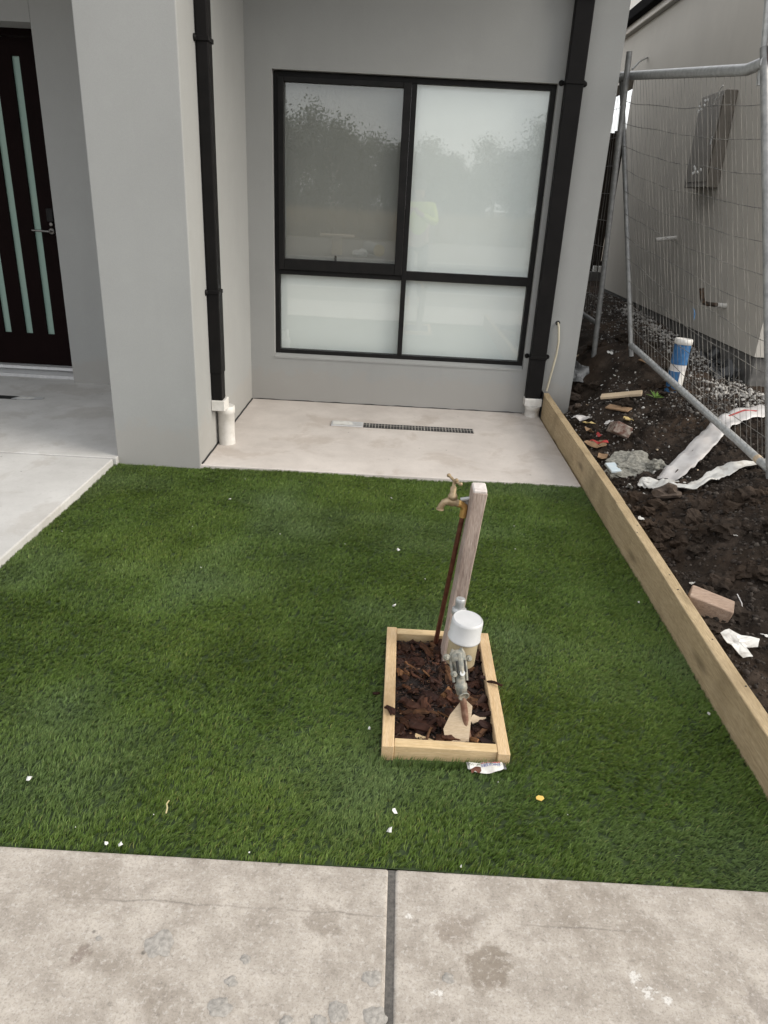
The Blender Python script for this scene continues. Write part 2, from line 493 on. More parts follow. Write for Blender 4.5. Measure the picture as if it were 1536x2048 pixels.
# ------------------------------------------------------------------ mesh helpers
class MB:
    """collects shapes in world coordinates; build() links ONE mesh object"""

    def __init__(s):
        s.v, s.f = [], []
        s.smooth = []

    def add(s, vs, fs, smooth=False):
        o = len(s.v)
        s.v += [tuple(p) for p in vs]
        s.f += [tuple(i + o for i in f) for f in fs]
        s.smooth += [smooth] * len(fs)
        return s

    def box(s, x0, x1, y0, y1, z0, z1):
        vs = [(x, y, z) for z in (z0, z1) for y in (y0, y1) for x in (x0, x1)]
        return s.add(vs, [(0, 2, 3, 1), (4, 5, 7, 6), (0, 1, 5, 4), (2, 6, 7, 3), (0, 4, 6, 2), (1, 3, 7, 5)])

    def bbox(s, x0, x1, y0, y1, z0, z1, bev=.004, mtx=None, seg=1, jit=0):
        bm = bmesh.new()
        bmesh.ops.create_cube(bm, size=1)
        for p in bm.verts:
            p.co = Vector(((x0 + x1) / 2 + p.co.x * (x1 - x0), (y0 + y1) / 2 + p.co.y * (y1 - y0), (z0 + z1) / 2 + p.co.z * (z1 - z0)))
        if bev:
            bmesh.ops.bevel(bm, geom=list(bm.edges), offset=bev, segments=seg, affect='EDGES', profile=.5)
        if jit:
            for p in bm.verts:
                p.co += mnoise.noise_vector(p.co * 37) * jit
        s.from_bm(bm, mtx)
        return s

    def from_bm(s, bm, mtx=None, smooth=False):
        bm.verts.ensure_lookup_table()
        bm.verts.index_update()
        vs = [(mtx @ p.co if mtx else p.co) for p in bm.verts]
        s.add(vs, [[p.index for p in f.verts] for f in bm.faces], smooth)
        bm.free()
        return s

    def tube(s, pts, r, n=10, cap=True, smooth=True):
        pts = [Vector(p) for p in pts]
        rs = r if isinstance(r, (list, tuple)) else [r] * len(pts)
        t0 = (pts[1] - pts[0]).normalized()
        ref = Vector((0, 0, 1)) if abs(t0.z) < .9 else Vector((1, 0, 0))
        u = t0.cross(ref).normalized()
        vs = []
        for i, p in enumerate(pts):
            a = pts[max(0, i - 1)]
            c = pts[min(len(pts) - 1, i + 1)]
            t = (c - a).normalized()
            u = (u - t * u.dot(t)).normalized()
            w = t.cross(u)
            vs += [p + (u * math.cos(2 * math.pi * k / n) + w * math.sin(2 * math.pi * k / n)) * rs[i] for k in range(n)]
        fs = []
        for i in range(len(pts) - 1):
            for k in range(n):
                a, b_ = i * n + k, i * n + (k + 1) % n
                fs.append((a, b_, b_ + n, a + n))
        s.add(vs, fs, smooth)
        if cap:
            s.add(vs[:n], [tuple(reversed(range(n)))])
            s.add(vs[-n:], [tuple(range(n))])
        return s

    def lathe(s, prof, base, axis=(0, 0, 1), n=24, smooth=True):
        """prof: list of (radius, height) along axis from base"""
        ax = Vector(axis).normalized()
        q = Vector((0, 0, 1)).rotation_difference(ax)
        b_ = Vector(base)
        vs = []
        for r, h in prof:
            vs += [b_ + q @ Vector((r * math.cos(2 * math.pi * k / n), r * math.sin(2 * math.pi * k / n), h)) for k in range(n)]
        fs = []
        for i in range(len(prof) - 1):
            for k in range(n):
                a, c = i * n + k, i * n + (k + 1) % n
                fs.append((a, c, c + n, a + n))
        s.add(vs, fs, smooth)
        s.add(vs[:n], [tuple(reversed(range(n)))])
        s.add(vs[-n:], [tuple(range(n))])
        return s

    def prism(s, poly, dirv):
        n = len(poly)
        d = Vector(dirv)
        a = [Vector(p) for p in poly]
        vs = a + [p + d for p in a]
        fs = [tuple(range(n)), tuple(reversed(range(n, 2 * n)))]
        fs += [(i + n, (i + 1) % n + n, (i + 1) % n, i) for i in range(n)]
        return s.add(vs, fs)

    def blob(s, c, r, sub=2, rough=.25, sc=(1, 1, 1), freq=2.0, rot=None, flat=0, seed=0, smooth=False):
        bm = bmesh.new()
        bmesh.ops.create_icosphere(bm, subdivisions=sub, radius=1)
        off = Vector((seed * 3.1, seed * 1.7, seed * .9))
        for p in bm.verts:
            k = 1 + rough * mnoise.fractal(p.co * freq + off, 1.0, 2.0, 3) * 1.6
            q = p.co * k
            if flat and q.z < -flat:
                q.z = -flat
            p.co = Vector((q.x * sc[0], q.y * sc[1], q.z * sc[2])) * r
        mt = Matrix.Translation(c)
        if rot:
            mt = mt @ rot
        return s.from_bm(bm, mt, smooth)

    def build(s, name, mat, parent=None, **kw):
        me = bpy.data.meshes.new(name)
        off = Vector(parent_world(parent)) if parent else Vector(kw.pop('origin', (0, 0, 0)))
        me.from_pydata([tuple(Vector(p) - off) for p in s.v], [], s.f)
        me.polygons.foreach_set('use_smooth', s.smooth)
        me.materials.append(mat)
        me.update()
        o = bpy.data.objects.new(name, me)
        COL.objects.link(o)
        if parent:
            o.parent = parent
        else:
            o.location = off
        return o


def parent_world(p):
    v = Vector((0, 0, 0))
    while p:
        v += p.location
        p = p.parent
    return v


def tag(o, label=None, cat=None, group=None, kind=None):
    if label:
        o['label'] = label
    if cat:
        o['category'] = cat
    if group:
        o['group'] = group
    if kind:
        o['kind'] = kind
    return o


def thing(name, loc, label, cat, group=None):
    o = bpy.data.objects.new(name, None)
    o.empty_display_size = .05
    o.location = loc
    COL.objects.link(o)
    return tag(o, label, cat, group)


def wire_pts(a, b_, n, amp, seed, sag=0.0):
    a, b_ = Vector(a), Vector(b_)
    out = []
    for i in range(n + 1):
        t = i / n
        p = a.lerp(b_, t)
        e = min(1, 6 * t, 6 * (1 - t))
        p += mnoise.noise_vector(Vector((seed * 7.3, t * 4.0, seed * .37))) * amp * e
        p.z -= sag * 4 * t * (1 - t)
        out.append(p)
    return out


# ------------------------------------------------------------------ dirt height field
CP = np.array([(1.22, 1.2, .04), (1.22, 1.6, .05), (1.22, 2.5, .06), (1.24, 3.5, .08), (1.25, 4.3, .09), (1.25, 5.0, .09), (1.3, 5.6, .06), (1.4, 5.75, .05),
               (1.5, 2.2, .07), (1.45, 1.5, .05), (2.2, 1.6, .12), (2.2, 2.2, .25), (1.4, 3.0, .12), (1.65, 3.0, .26), (1.9, 3.0, .38), (2.3, 3.0, .45),
               (1.45, 3.6, .13), (1.62, 3.65, .2), (2.0, 3.7, .29), (2.3, 4.05, .3), (1.5, 4.3, .12), (1.45, 4.65, .19), (1.5, 5.1, .28), (1.98, 5.15, .39), (2.3, 4.6, .45),
               (1.83, 5.86, .5), (1.62, 6.1, .46), (1.39, 6.5, .2), (1.39, 7.5, .38), (1.4, 9, .5), (2.6, 5.2, .4), (2.6, 6.1, .46), (2.6, 7.5, .54), (2.6, 9.9, .58),
               (2.0, 10, .55), (2.0, 12, .5), (3.5, 12, .5), (3.5, 3, .5), (4, 5, .5), (5, 2, .4), (4.5, 9, .55), (2.0, 7.5, .5)])


def tps(r2):
    return np.where(r2 > 1e-12, .5 * r2 * np.log(np.maximum(r2, 1e-12)), 0)


_n = len(CP)
_K = tps(((CP[:, None, :2] - CP[None, :, :2]) ** 2).sum(-1)) + np.eye(_n) * .01
_A = np.c_[np.ones(_n), CP[:, :2]]
_W = np.linalg.solve(np.block([[_K, _A], [_A.T, np.zeros((3, 3))]]), np.r_[CP[:, 2], 0, 0, 0])


def hgt(x, y):
    x = np.asarray(x, float)
    y = np.asarray(y, float)
    o = _W[-3] + _W[-2] * x + _W[-1] * y
    for (cx, cy, _), w in zip(CP, _W):
        o = o + w * tps((x - cx) ** 2 + (y - cy) ** 2)
    return np.clip(o, -.05, .9)


def rough_h(x, y):
    """crumbly relief on top of the smooth field"""
    p = Vector((x, y, 0))
    near = 1.0 if y < 5 else .55
    big = mnoise.fractal(p * 4.2, 1.0, 2.1, 4) * .032
    d = mnoise.voronoi(p * 11.0)[0]
    d2 = mnoise.voronoi(p * 5.2 + Vector((3, 1, 0)))[0]
    lump = (d[1] - d[0]) * .040 - .016 + (d2[1] - d2[0]) * .034 - .02
    fine = mnoise.fractal(p * 34, 1.0, 2.0, 3) * .006
    edge = min(1.0, max(0.15, (x - 1.215) / .18))
    return (big + lump + fine) * near * edge


def H(x, y):
    return float(hgt(x, y)) + rough_h(x, y)


# ================================================================== SETTING
# far ground sheet
mb = MB()
mb.add([(-150, -150, -.16), (150, -150, -.16), (150, 150, -.16), (-150, 150, -.16)], [(0, 1, 2, 3)])
tag(mb.build('ground', M['dry_ground']), kind='structure')

# footpath of two cast slabs with a filled joint
fp = bpy.data.objects.new('footpath', None)
COL.objects.link(fp)
tag(fp, kind='structure')


def slab(x0, x1, y0, y1, z0, z1, name, mat, parent, bev=.012):
    mb = MB()
    mb.bbox(x0, x1, y0, y1, z0, z1, bev, seg=3)
    return mb.build(name, mat, parent)


slab(-1.95, .050, -.35, 1.329, -.14, .0, 'concrete_slab', M['footpath'], fp, .008)
slab(.066, 2.6, -.35, 1.329, -.14, .0, 'concrete_slab', M['footpath'], fp, .008)
slab(-4.2, -1.966, -.35, 1.329, -.14, .0, 'concrete_slab', M['footpath'], fp, .008)
slab(2.616, 4.9, -.35, 1.329, -.14, .0, 'concrete_slab', M['footpath'], fp, .008)
mb = MB()
for xx in (.058, -1.958, 2.608):
    mb.box(xx - .0095, xx + .0095, -.34, 1.326, -.13, -.0035)
mb.build('joint_strip', M['joint'], fp)
# dried mortar splats and grime spots on the slabs
SPL = [(-.453, 1.094, .030), (-.293, .965, .022), (-.048, .97, .020), (.021, 1.045, .018), (-.258, 1.071, .011), (.186, 1.055, .012), (-.593, 1.098, .006), (-.28, 1.02, .012), (-.085, .95, .014), (.03, .965, .022), (-.15, .945, .012)]
for i, (x, y, r) in enumerate(SPL):
    mb = MB()
    n = 22
    ring = []
    for k in range(n):
        a = 2 * math.pi * k / n
        rr = r * (1 + .45 * mnoise.noise(Vector((math.cos(a) * 1.7, math.sin(a) * 1.7, i * 4.1))))
        ring.append((math.cos(a) * rr * 1.15, math.sin(a) * rr))
    vs = [(x + a, y + b_, .0006) for a, b_ in ring] + [(x + a * .80, y + b_ * .80, .0016) for a, b_ in ring]
    vs += [(x + a * .45, y + b_ * .45, .0022 + .0012 * mnoise.noise(Vector((a * 90, b_ * 90, i)))) for a, b_ in ring] + [(x, y, .0024)]
    fs = []
    for q in (0, n):
        fs += [(q + k, q + (k + 1) % n, q + n + (k + 1) % n, q + n + k) for k in range(n)]
    fs += [(2 * n + k, 2 * n + (k + 1) % n, 3 * n) for k in range(n)]
    mb.add(vs, fs)
    mb.build('mortar_splat', M['mortar'], fp)

# nature strip, kerb, road, opposite verge (all behind the camera, seen in the window)
tag(MB().box(-40, 40, -2.4, -.36, -.2, -.03).build('nature_strip', M['dry_ground']), kind='structure')
tag(MB().bbox(-40, 40, -2.56, -2.41, -.3, -.02, .02).build('kerb', M['kerb']), kind='structure')
tag(MB().box(-60, 60, -9.4, -2.57, -.3, -.14).build('road', M['asphalt']), kind='structure')
tag(MB().bbox(-40, 40, -9.56, -9.41, -.3, -.02, .02).build('kerb', M['kerb']), kind='structure')
tag(MB().box(-60, 60, -19.0, -9.57, -.3, -.05).build('verge', M['dry_ground']), kind='structure')
tag(MB().box(-80, 80, -75, -19.01, -.3, -.04).build('paddock', M['field']), kind='structure')

# turf backing and the dressed bed below
mb = MB()
nx, ny = 60, 60
xs = np.linspace(-1.69, 1.19, nx)
ys = np.linspace(1.330, 4.118, ny)


def turf_z(x, y):
    return -.008 + .006 * np.sin(1.9 * x + 1.3 * y + .5) * np.sin(2.3 * y - .8 * x) + .004 * np.sin(5.1 * x - 3.7 * y)


mb.add([(x, y, float(turf_z(x, y))) for y in ys for x in xs],
       [(j * nx + i, j * nx + i + 1, (j + 1) * nx + i + 1, (j + 1) * nx + i) for j in range(ny - 1) for i in range(nx - 1)])
tag(mb.build('turf_base', M['turf_base']), kind='structure')

# porch slab right, front path left (two pours)
ps = bpy.data.objects.new('porch_slab', None)
COL.objects.link(ps)
tag(ps, kind='structure')
slab(-1.20, 1.146, 4.118, 5.78, -.12, .015, 'concrete_slab', M['porch'], ps, .006)
pth = bpy.data.objects.new('front_path', None)
COL.objects.link(pth)
tag(pth, kind='structure')
slab(-6.2, -1.662, 1.33, 4.068, -.12, .040, 'concrete_slab', M['path'], pth, .008)
slab(-6.2, -1.645, 4.074, 6.2, -.12, .044, 'concrete_slab', M['path'], pth, .005)

# dirt of the side passage
gx = np.concatenate([np.arange(1.206, 3.0, .0125), np.linspace(3.02, 9, 26)])
gy = np.concatenate([np.arange(1.335, 6.9, .0125), np.linspace(6.93, 15, 130)])
X, Y = np.meshgrid(gx, gy)
Z = hgt(X, Y)
flat = [H_ for H_ in (rough_h(x, y) for x, y in zip(X.ravel(), Y.ravel()))]
Zr = (Z.ravel() + np.array(flat))
vv = np.stack([X.ravel(), Y.ravel(), Zr], 1)
W_, H2 = len(gx), len(gy)
ii = (np.arange(H2 - 1)[:, None] * W_ + np.arange(W_ - 1)[None]).ravel()
quads = np.stack([ii, ii + 1, ii + 1 + W_, ii + W_], 1)


def np_mesh(name, verts, loops, starts, mat, smooth=False):
    me = bpy.data.meshes.new(name)
    me.vertices.add(len(verts))
    me.vertices.foreach_set('co', np.ascontiguousarray(verts, dtype=np.float32).ravel())
    me.loops.add(len(loops))
    me.loops.foreach_set('vertex_index', np.ascontiguousarray(loops, dtype=np.int32))
    me.polygons.add(len(starts))
    me.polygons.foreach_set('loop_start', np.ascontiguousarray(starts, dtype=np.int32))
    if smooth:
        me.polygons.foreach_set('use_smooth', np.ones(len(starts), dtype=bool))
    me.materials.append(mat)
    me.update(calc_edges=True)
    me.validate()
    o = bpy.data.objects.new(name, me)
    COL.objects.link(o)
    return o


dirt = np_mesh('dirt', vv, quads.ravel(), np.arange(len(quads)) * 4, M['dirt'])
tag(dirt, kind='structure')

# ================================================================== HOUSE
F = 5.703
house = thing('house', (0, F, 0), 'grey rendered house with wing wall, black framed window and dark front door', 'house')
HB = lambda: MB()
WX0, WX1, WZ0, WZ1 = -.963, .985, .366, 2.313       # window opening
FX0, FX1 = -1.148, 1.384
TOP = 3.46
# facade as one wall with the opening cut out, 0.24 thick
mb = MB()
o_ = [(FX0, F, -.1), (FX1, F, -.1), (FX1, F, TOP), (FX0, F, TOP)]
i_ = [(WX0, F, WZ0), (WX1, F, WZ0), (WX1, F, WZ1), (WX0, F, WZ1)]
b2 = [(x, F + .24, z) for x, _, z in o_]
c2 = [(x, F + .24, z) for x, _, z in i_]
mb.add(o_ + i_ + b2 + c2,
       [(0, 1, 5, 4), (1, 2, 6, 5), (2, 3, 7, 6), (3, 0, 4, 7),
        (9, 8, 12, 13), (10, 9, 13, 14), (11, 10, 14, 15), (8, 11, 15, 12),
        (4, 5, 13, 12), (5, 6, 14, 13), (6, 7, 15, 14), (7, 4, 12, 15),
        (1, 0, 8, 9), (2, 1, 9, 10), (3, 2, 10, 11), (0, 3, 11, 8)])
mb.build('front_wall', M['render'], house)
# sloped rendered sill wedge inside the opening
mb = MB()
mb.prism([(WX0 + .002, F - .006, WZ0 - .012), (WX0 + .002, F - .006, WZ0 + .001), (WX0 + .002, F + .05, WZ0 + .018), (WX0 + .002, F + .05, WZ0 - .012)], (WX1 - WX0 - .004, 0, 0))
mb.build('window_sill', M['render'], house)
MB().box(FX1 - .24, FX1, F + .243, 10.5, -.1, TOP).build('side_wall', M['render'], house)
# wing wall (pillar) between porch and entry
MB().bbox(-1.650, FX0 - .0005, 4.106, F + .24, -.1, TOP, .006, seg=2).build('wing_wall', M['render'], house)
# entry walls
EY = 5.775
MB().bbox(-2.615, -1.652, EY, EY + .26, -.02, TOP, .004).build('entry_wall', M['render'], house)
MB().box(-5.6, -3.66, EY, EY + .26, -.02, TOP).build('entry_wall', M['render'], house)
MB().box(-3.66, -2.615, EY, EY + .26, 2.52, TOP).build('door_head', M['render'], house)
MB().box(-5.8, -5.601, 4.1, 7.0, -.1, TOP).build('entry_side_wall', M['render'], house)
MB().box(-5.6, -1.651, 4.1, 5.774, 3.2, 3.24).build('porch_ceiling', M['soffit'], house)
MB().box(FX0, FX1 + .02, F - .12, F - .002, 3.462, 3.49).build('eave_soffit', M['soffit'], house)
MB().box(FX0, FX1 + .02, F - .145, F - .122, 3.45, 3.60).build('fascia', M['black_metal'], house)
MB().bbox(FX0, FX1 + .04, F - .26, F - .148, 3.48, 3.60, .01).build('gutter', M['black_metal'], house)
mb = MB()
mb.prism([(-5.7, 4.1, 3.50), (-5.7, 10.6, 3.50), (-5.7, 7.3, 3.62)], (7.08, 0, 0))
mb.build('roof', M['roof'], house)

# window
win = bpy.data.objects.new('window', None)
win.location = (0, .05, WZ0)
win.parent = house
COL.objects.link(win)
YF = F + .048        # front face of outer frame
fx0, fx1, fz0, fz1 = WX0 + .003, WX1 - .003, WZ0 + .018, WZ1 - .004
mb = MB()
for bx in ((fx0, fx0 + .034, fz0, fz1), (fx1 - .034, fx1, fz0, fz1)):
    mb.bbox(bx[0], bx[1], YF, YF + .09, bx[2], bx[3], .002)
mb.bbox(fx0 + .034, fx1 - .034, YF + .0005, YF + .09, fz0, fz0 + .030, .002)
mb.bbox(fx0 + .034, fx1 - .034, YF + .0005, YF + .09, fz1 - .034, fz1, .002)
mb.build('frame', M['black_alu'], win)
MB().bbox(-.0058, .0312, YF - .006, YF + .088, fz0 + .0302, fz1 - .0342, .003).build('mullion', M['black_alu'], win)
MB().bbox(fx0 + .0342, -.0055, YF + .001, YF + .088, .978, 1.012, .002).build('transom', M['black_alu'], win)
MB().bbox(.0305, fx1 - .0342, YF + .001, YF + .088, .982, 1.046, .002).build('transom', M['black_alu'], win)
# awning sash, proud of the frame
sx0, sx1, sz0, sz1 = fx0 + .030, -.006, 1.014, fz1 - .030
mb = MB()
sw = .050
mb.bbox(sx0, sx0 + .042, YF - .020, YF + .03, sz0, sz1, .003)
mb.bbox(sx1 - .056, sx1, YF - .020, YF + .03, sz0, sz1, .003)
mb.bbox(sx0 + .0422, sx1 - .0562, YF - .0195, YF + .03, sz0, sz0 + .078, .003)
mb.bbox(sx0 + .0422, sx1 - .0562, YF - .0195, YF + .03, sz1 - .035, sz1, .003)
mb.build('awning_sash', M['black_alu'], win)
# panes, screen, blinds
MB().box(sx0 + .042, sx1 - .056, YF + .006, YF + .009, sz0 + .07, sz1 - .03).build('pane', M['glass'], win)
MB().box(.031, fx1 - .034, YF + .024, YF + .027, 1.046, fz1 - .034).build('pane', M['glass'], win)
MB().box(fx0 + .034, -.005, YF + .024, YF + .027, fz0 + .03, .979).build('pane', M['glass'], win)
MB().box(.031, fx1 - .034, YF + .024, YF + .027, fz0 + .03, .983).build('pane', M['glass'], win)
MB().box(fx0 + .034, -.006, YF + .045, YF + .046, 1.012, fz1 - .034).build('insect_screen', M['screen'], win)
MB().box(fx0 + .034, -.006, YF + .075, YF + .077, .99, fz1 - .034).build('blind', M['blind'], win)
MB().box(.031, fx1 - .034, YF + .048, YF + .050, 1.02, fz1 - .034).build('blind', M['blind'], win)
MB().box(fx0 + .034, -.006, YF + .058, YF + .060, fz0 + .028, .99).build('blind', M['blind'], win)
MB().box(.031, fx1 - .034, YF + .058, YF + .060, fz0 + .028, 1.0).build('blind', M['blind'], win)
mb = MB()
mb.bbox(-.516, -.500, YF + .011, YF + .028, 1.086, 1.128, .004)
mb.build('winder_handle', M['black_alu'], win)

# front door
door = bpy.data.objects.new('front_door', None)
door.location = (-3.13, .33, .09)
door.parent = house
COL.objects.link(door)
DY = 6.045
DX0, DX1, DZ0, DZ1 = -3.60, -2.668, .115, 2.47
strips = [(-2.91, -2.85), (-3.09, -3.03), (-3.268, -3.208), (-3.446, -3.386)]
xs_ = [DX1]
edges = [(strips[0][1], DX1)] + [(strips[k + 1][1], strips[k][0]) for k in range(3)] + [(DX0, strips[3][0])]
mb = MB()
for k, (a, c) in enumerate(edges):
    mb.box(a, c, DY, DY + .04, DZ0, DZ1)
for a, c in strips:
    mb.box(a, c, DY + .0005, DY + .0395, DZ0, .37)
    mb.box(a, c, DY + .0005, DY + .0395, 2.356, DZ1)
mb.build('door_leaf', M['door'], door)
for a, c in strips:
    MB().box(a + .001, c - .001, DY + .018, DY + .026, .371, 2.355).build('glass_strip', M['door_glass'], door)
mb = MB()
mb.box(DX1 + .004, -2.617, DY - .04, DY + .08, .10, 2.52)
mb.box(-3.66, DX0 - .004, DY - .04, DY + .08, .10, 2.52)
mb.box(DX0 - .003, DX1 + .003, DY - .04, DY + .08, DZ1 + .004, 2.52)
mb.build('door_frame', M['door'], door)
mb = MB()
mb.tube([(-2.765, DY - .002, 1.177), (-2.765, DY - .055, 1.177)], .010, 10)
mb.tube([(-2.765, DY - .052, 1.177), (-2.80, DY - .055, 1.178), (-2.90, DY - .05, 1.180)], [.010, .009, .007], 10)
mb.lathe([(.026, 0), (.026, .006), (.020, .010)], (-2.765, DY - .001, 1.177), (0, -1, 0), 20)
mb.build('handle', M['chrome'], door)
MB().lathe([(.017, 0), (.017, .008), (.012, .012)], (-2.762, DY - .001, 1.228), (0, -1, 0), 16).build('lock_cylinder', M['chrome'], door)
mb = MB()
mb.bbox(-2.790, -2.735, DY - .018, DY - .001, 1.245, 1.345, .006)
mb.build('keypad', M['black_alu'], door)
mb = MB()
mb.bbox(-3.66, -2.617, DY - .075, DY + .08, .088, .1135, .003)
mb.build('threshold', M['alu'], door)
mb = MB()
mb.bbox(-3.66, -2.617, DY - .185, DY - .01, .0445, .072, .003)
mb.build('sill_step', M['alu'], door)

# downpipes
def bracket(mb, x0, x1, yb, z):
    mb.bbox(x0 - .006, x1 + .006, yb - .083, yb - .0005, z - .012, z + .012, .003)
    for xc in (x0 - .018, x1 + .018):
        mb.lathe([(.0185, 0), (.0185, .004), (.010, .009)], (xc, yb - .0005, z), (0, -1, 0), 14)


dp = bpy.data.objects.new('downpipe', None)
dp.location = (1.08, -.04, .01)
dp.parent = house
COL.objects.link(dp)
MB().bbox(1.020, 1.140, F - .076, F - .002, .155, 3.44, .006, seg=2).build('pipe', M['black_metal'], dp)
for z in (2.316, .475):
    mb = MB()
    bracket(mb, 1.020, 1.140, F, z)
    mb.build('bracket', M['black_metal'], dp)
MB().bbox(1.008, 1.152, F - .100, F - .004, 2.79, 2.96, .004).build('top_connector', M['black_metal'], dp)
MB().bbox(1.016, 1.150, F - .096, F - .004, .098, .158, .004).build('adapter', M['white_pvc'], dp)
MB().lathe([(.056, 0), (.056, .05), (.060, .052), (.060, .084)], (1.086, F - .064, .0155), (0, 0, 1), 28).build('riser', M['white_pvc'], dp)
dp2 = bpy.data.objects.new('downpipe', None)
dp2.location = (-1.11, 4.47 - F, .01)
dp2.parent = house
COL.objects.link(dp2)
XW = FX0
MB().bbox(XW + .004, XW + .069, 4.425, 4.515, .33, 3.44, .006, seg=2).build('pipe', M['black_metal'], dp2)
MB().bbox(XW + .002, XW + .073, 4.421, 4.519, .50, .985, .004).build('sleeve', M['black_metal'], dp2)
for z in (2.262, .985):
    mb = MB()
    mb.bbox(XW + .001, XW + .076, 4.417, 4.523, z - .012, z + .012, .003)
    for yc in (4.405, 4.535):
        mb.lathe([(.018, 0), (.018, .006), (.010, .012)], (XW + .0005, yc, z), (1, 0, 0), 14)
    mb.build('bracket', M['black_metal'], dp2)
mb = MB()
mb.bbox(XW + .001, XW + .084, 4.412, 4.535, .268, .333, .003)
mb.build('adapter', M['white_pvc'], dp2)
MB().lathe([(.0525, 0), (.0525, .205), (.056, .207), (.056, .252), (.052, .254)], (XW + .060, 4.55, .0155), (0, 0, 1), 30).build('riser', M['white_pvc'], dp2)

# dark beads painting contact shade into the joint gap where walls meet slab
MB().tube([(XW + .004, y, .017 + .002 * math.sin(y * 31)) for y in np.linspace(4.13, 5.69, 24)], .006, 6).build('wall_joint', M['rubber'], house)
mb = MB()
mb.tube([(x, F - .002, .0165 + .0022 * math.sin(x * 23) + .0018 * math.sin(x * 51)) for x in np.linspace(-1.14, 1.02, 40)], .0042, 6)
mb.build('wall_joint', M['rubber'], house)

# ================================================================== NEIGHBOUR HOUSE
NX = 2.60
nb = thing('neighbour_house', (NX, 5.4, .5), 'taupe rendered house beyond the wire fence with black gutter and cream trim', 'house')
MB().box(NX, NX + .24, 5.40, 9.98, .612, 3.49).build('side_wall', M['render_neigh'], nb)
MB().box(NX + .242, NX + 6, 5.40, 5.64, .612, 3.49).build('front_wall', M['render_neigh'], nb)
mb = MB()
mb.bbox(NX + .012, NX + 6, 5.42, 9.97, -.05, .609, .01)
mb.build('slab_edge', M['slab_edge'], nb)
MB().box(NX, NX + .24, 9.981, 15, 2.99, 3.49).build('alfresco_beam', M['render_neigh'], nb)
MB().box(NX + .3, NX + 5.6, 5.7, 9.9, 3.3, 3.45).build('ceiling', M['soffit'], nb)
MB().box(NX + 2.0, NX + 2.24, 9.99, 15, .5, 3.49).build('rear_wall', M['render_neigh'], nb)
MB().box(NX - .055, NX - .002, 5.1, 15, 3.492, 3.505).build('eave_lining', M['soffit'], nb)
MB().bbox(NX - .075, NX - .056, 5.1, 15, 3.488, 3.575, .004).build('trim_board', M['trim'], nb)
mb = MB()
mb.bbox(NX - .17, NX - .078, 5.1, 15, 3.545, 3.655, .010, seg=2)
mb.build('gutter', M['matt_black'], nb)
mb = MB()
mb.bbox(NX - .055, NX + .01, 5.1, 15, 3.58, 3.95, .004)
mb.build('fascia', M['trim'], nb)
mb = MB()
mb.prism([(NX - .09, 5.0, 3.955), (NX + 6.0, 5.0, 4.9), (NX + 6.0, 5.0, 3.955)], (0, 10, 0))
mb.build('roof', M['roof'], nb)
# electrical meter box
mbx = bpy.data.objects.new('meter_box', None)
mbx.location = (0, 1.34, 1.25)
mbx.parent = nb
COL.objects.link(mbx)
MB().bbox(2.497, NX - .001, 6.745, 7.27, 1.757, 2.475, .006).build('box_body', M['grey_box'], mbx)
MB().bbox(2.489, 2.496, 6.76, 7.255, 1.80, 2.44, .003).build('box_door', M['grey_box'], mbx)
MB().bbox(2.478, 2.488, 6.79, 6.81, 2.08, 2.14, .002).build('latch', M['galv'], mbx)
mb = MB()
mb.tube([(NX + .02, 6.077, .885), (2.45, 6.08, .893), (2.422, 6.08, .900), (2.41, 6.08, .915), (2.398, 6.08, .94), (2.379, 6.08, 1.01)], .017, 10)
mb.build('lagged_pipe', M['lagging'], nb)
mb = MB()
mb.tube([(NX + .02, 6.077, .885), (2.53, 6.078, .888)], .020, 10)
mb.build('wall_pipe', M['white_pvc'], nb)
MB().tube([(NX + .02, 7.52, 1.332), (2.40, 7.50, 1.302)], .020, 12).build('wall_pipe', M['white_pvc'], nb)
MB().tube([(NX, 9.56, 3.124), (2.45, 9.3, 3.04), (2.31, 9.0, 2.92)], .010, 8).build('wall_bracket', M['galv'], nb)

# ================================================================== TIMBER EDGING
def top_z(y):
    return float(np.interp(y, [1.2, 2.2, 3.5, 5.7], [.146, .151, .177, .201]))


def sleeper(name, x0, ya, yb, label, sd):
    bm = bmesh.new()
    bmesh.ops.create_cube(bm, size=1)
    ln = yb - ya
    for p in bm.verts:
        p.co = Vector(((p.co.x + .5) * .050, (p.co.y + .5) * ln, p.co.z + .5))
    bmesh.ops.scale(bm, vec=(1, 1, .29), verts=bm.verts)
    bmesh.ops.bevel(bm, geom=list(bm.edges), offset=.004, segments=2, affect='EDGES', profile=.5)
    bmesh.ops.subdivide_edges(bm, edges=[e for e in bm.edges if abs(e.verts[0].co.y - e.verts[1].co.y) > .5], cuts=40)
    for p in bm.verts:
        y = ya + p.co.y
        p.co.z = p.co.z - .29 + top_z(y)
        p.co.x += .0030 * math.sin(p.co.y * 2.1 + sd) + .0014 * mnoise.noise(p.co * 9 + Vector((sd, 0, 0)))
        p.co.z += .0015 * mnoise.noise(p.co * 7 + Vector((3, sd, 2)))
    mb = MB()
    mb.from_bm(bm, Matrix.Translation((x0, ya, 0)))
    o = mb.build(name, M['sleeper'], origin=(x0, ya, 0))
    return tag(o, label, 'timber sleeper', 'timber sleepers edging the turf')


sleeper('timber_sleeper', 1.156, 3.478, 5.66, 'treated pine sleeper at the far end, running from the house wall beside the porch slab', 1.0)
sleeper('timber_sleeper', 1.153, 1.30, 3.474, 'treated pine sleeper at the near end, beside the right edge of the turf', 4.0)
tag(MB().bbox(1.1475, 1.1535, 5.60, 5.70, .016, .215, .001).build('gap_shade_strip', M['rubber'], origin=(1.15, 5.65, .016)), 'thin black strip standing in for the shaded gap between white pipe foot and timber sleeper', 'gap strip')  # black strip stands in for the shade of the gap at the sleeper end
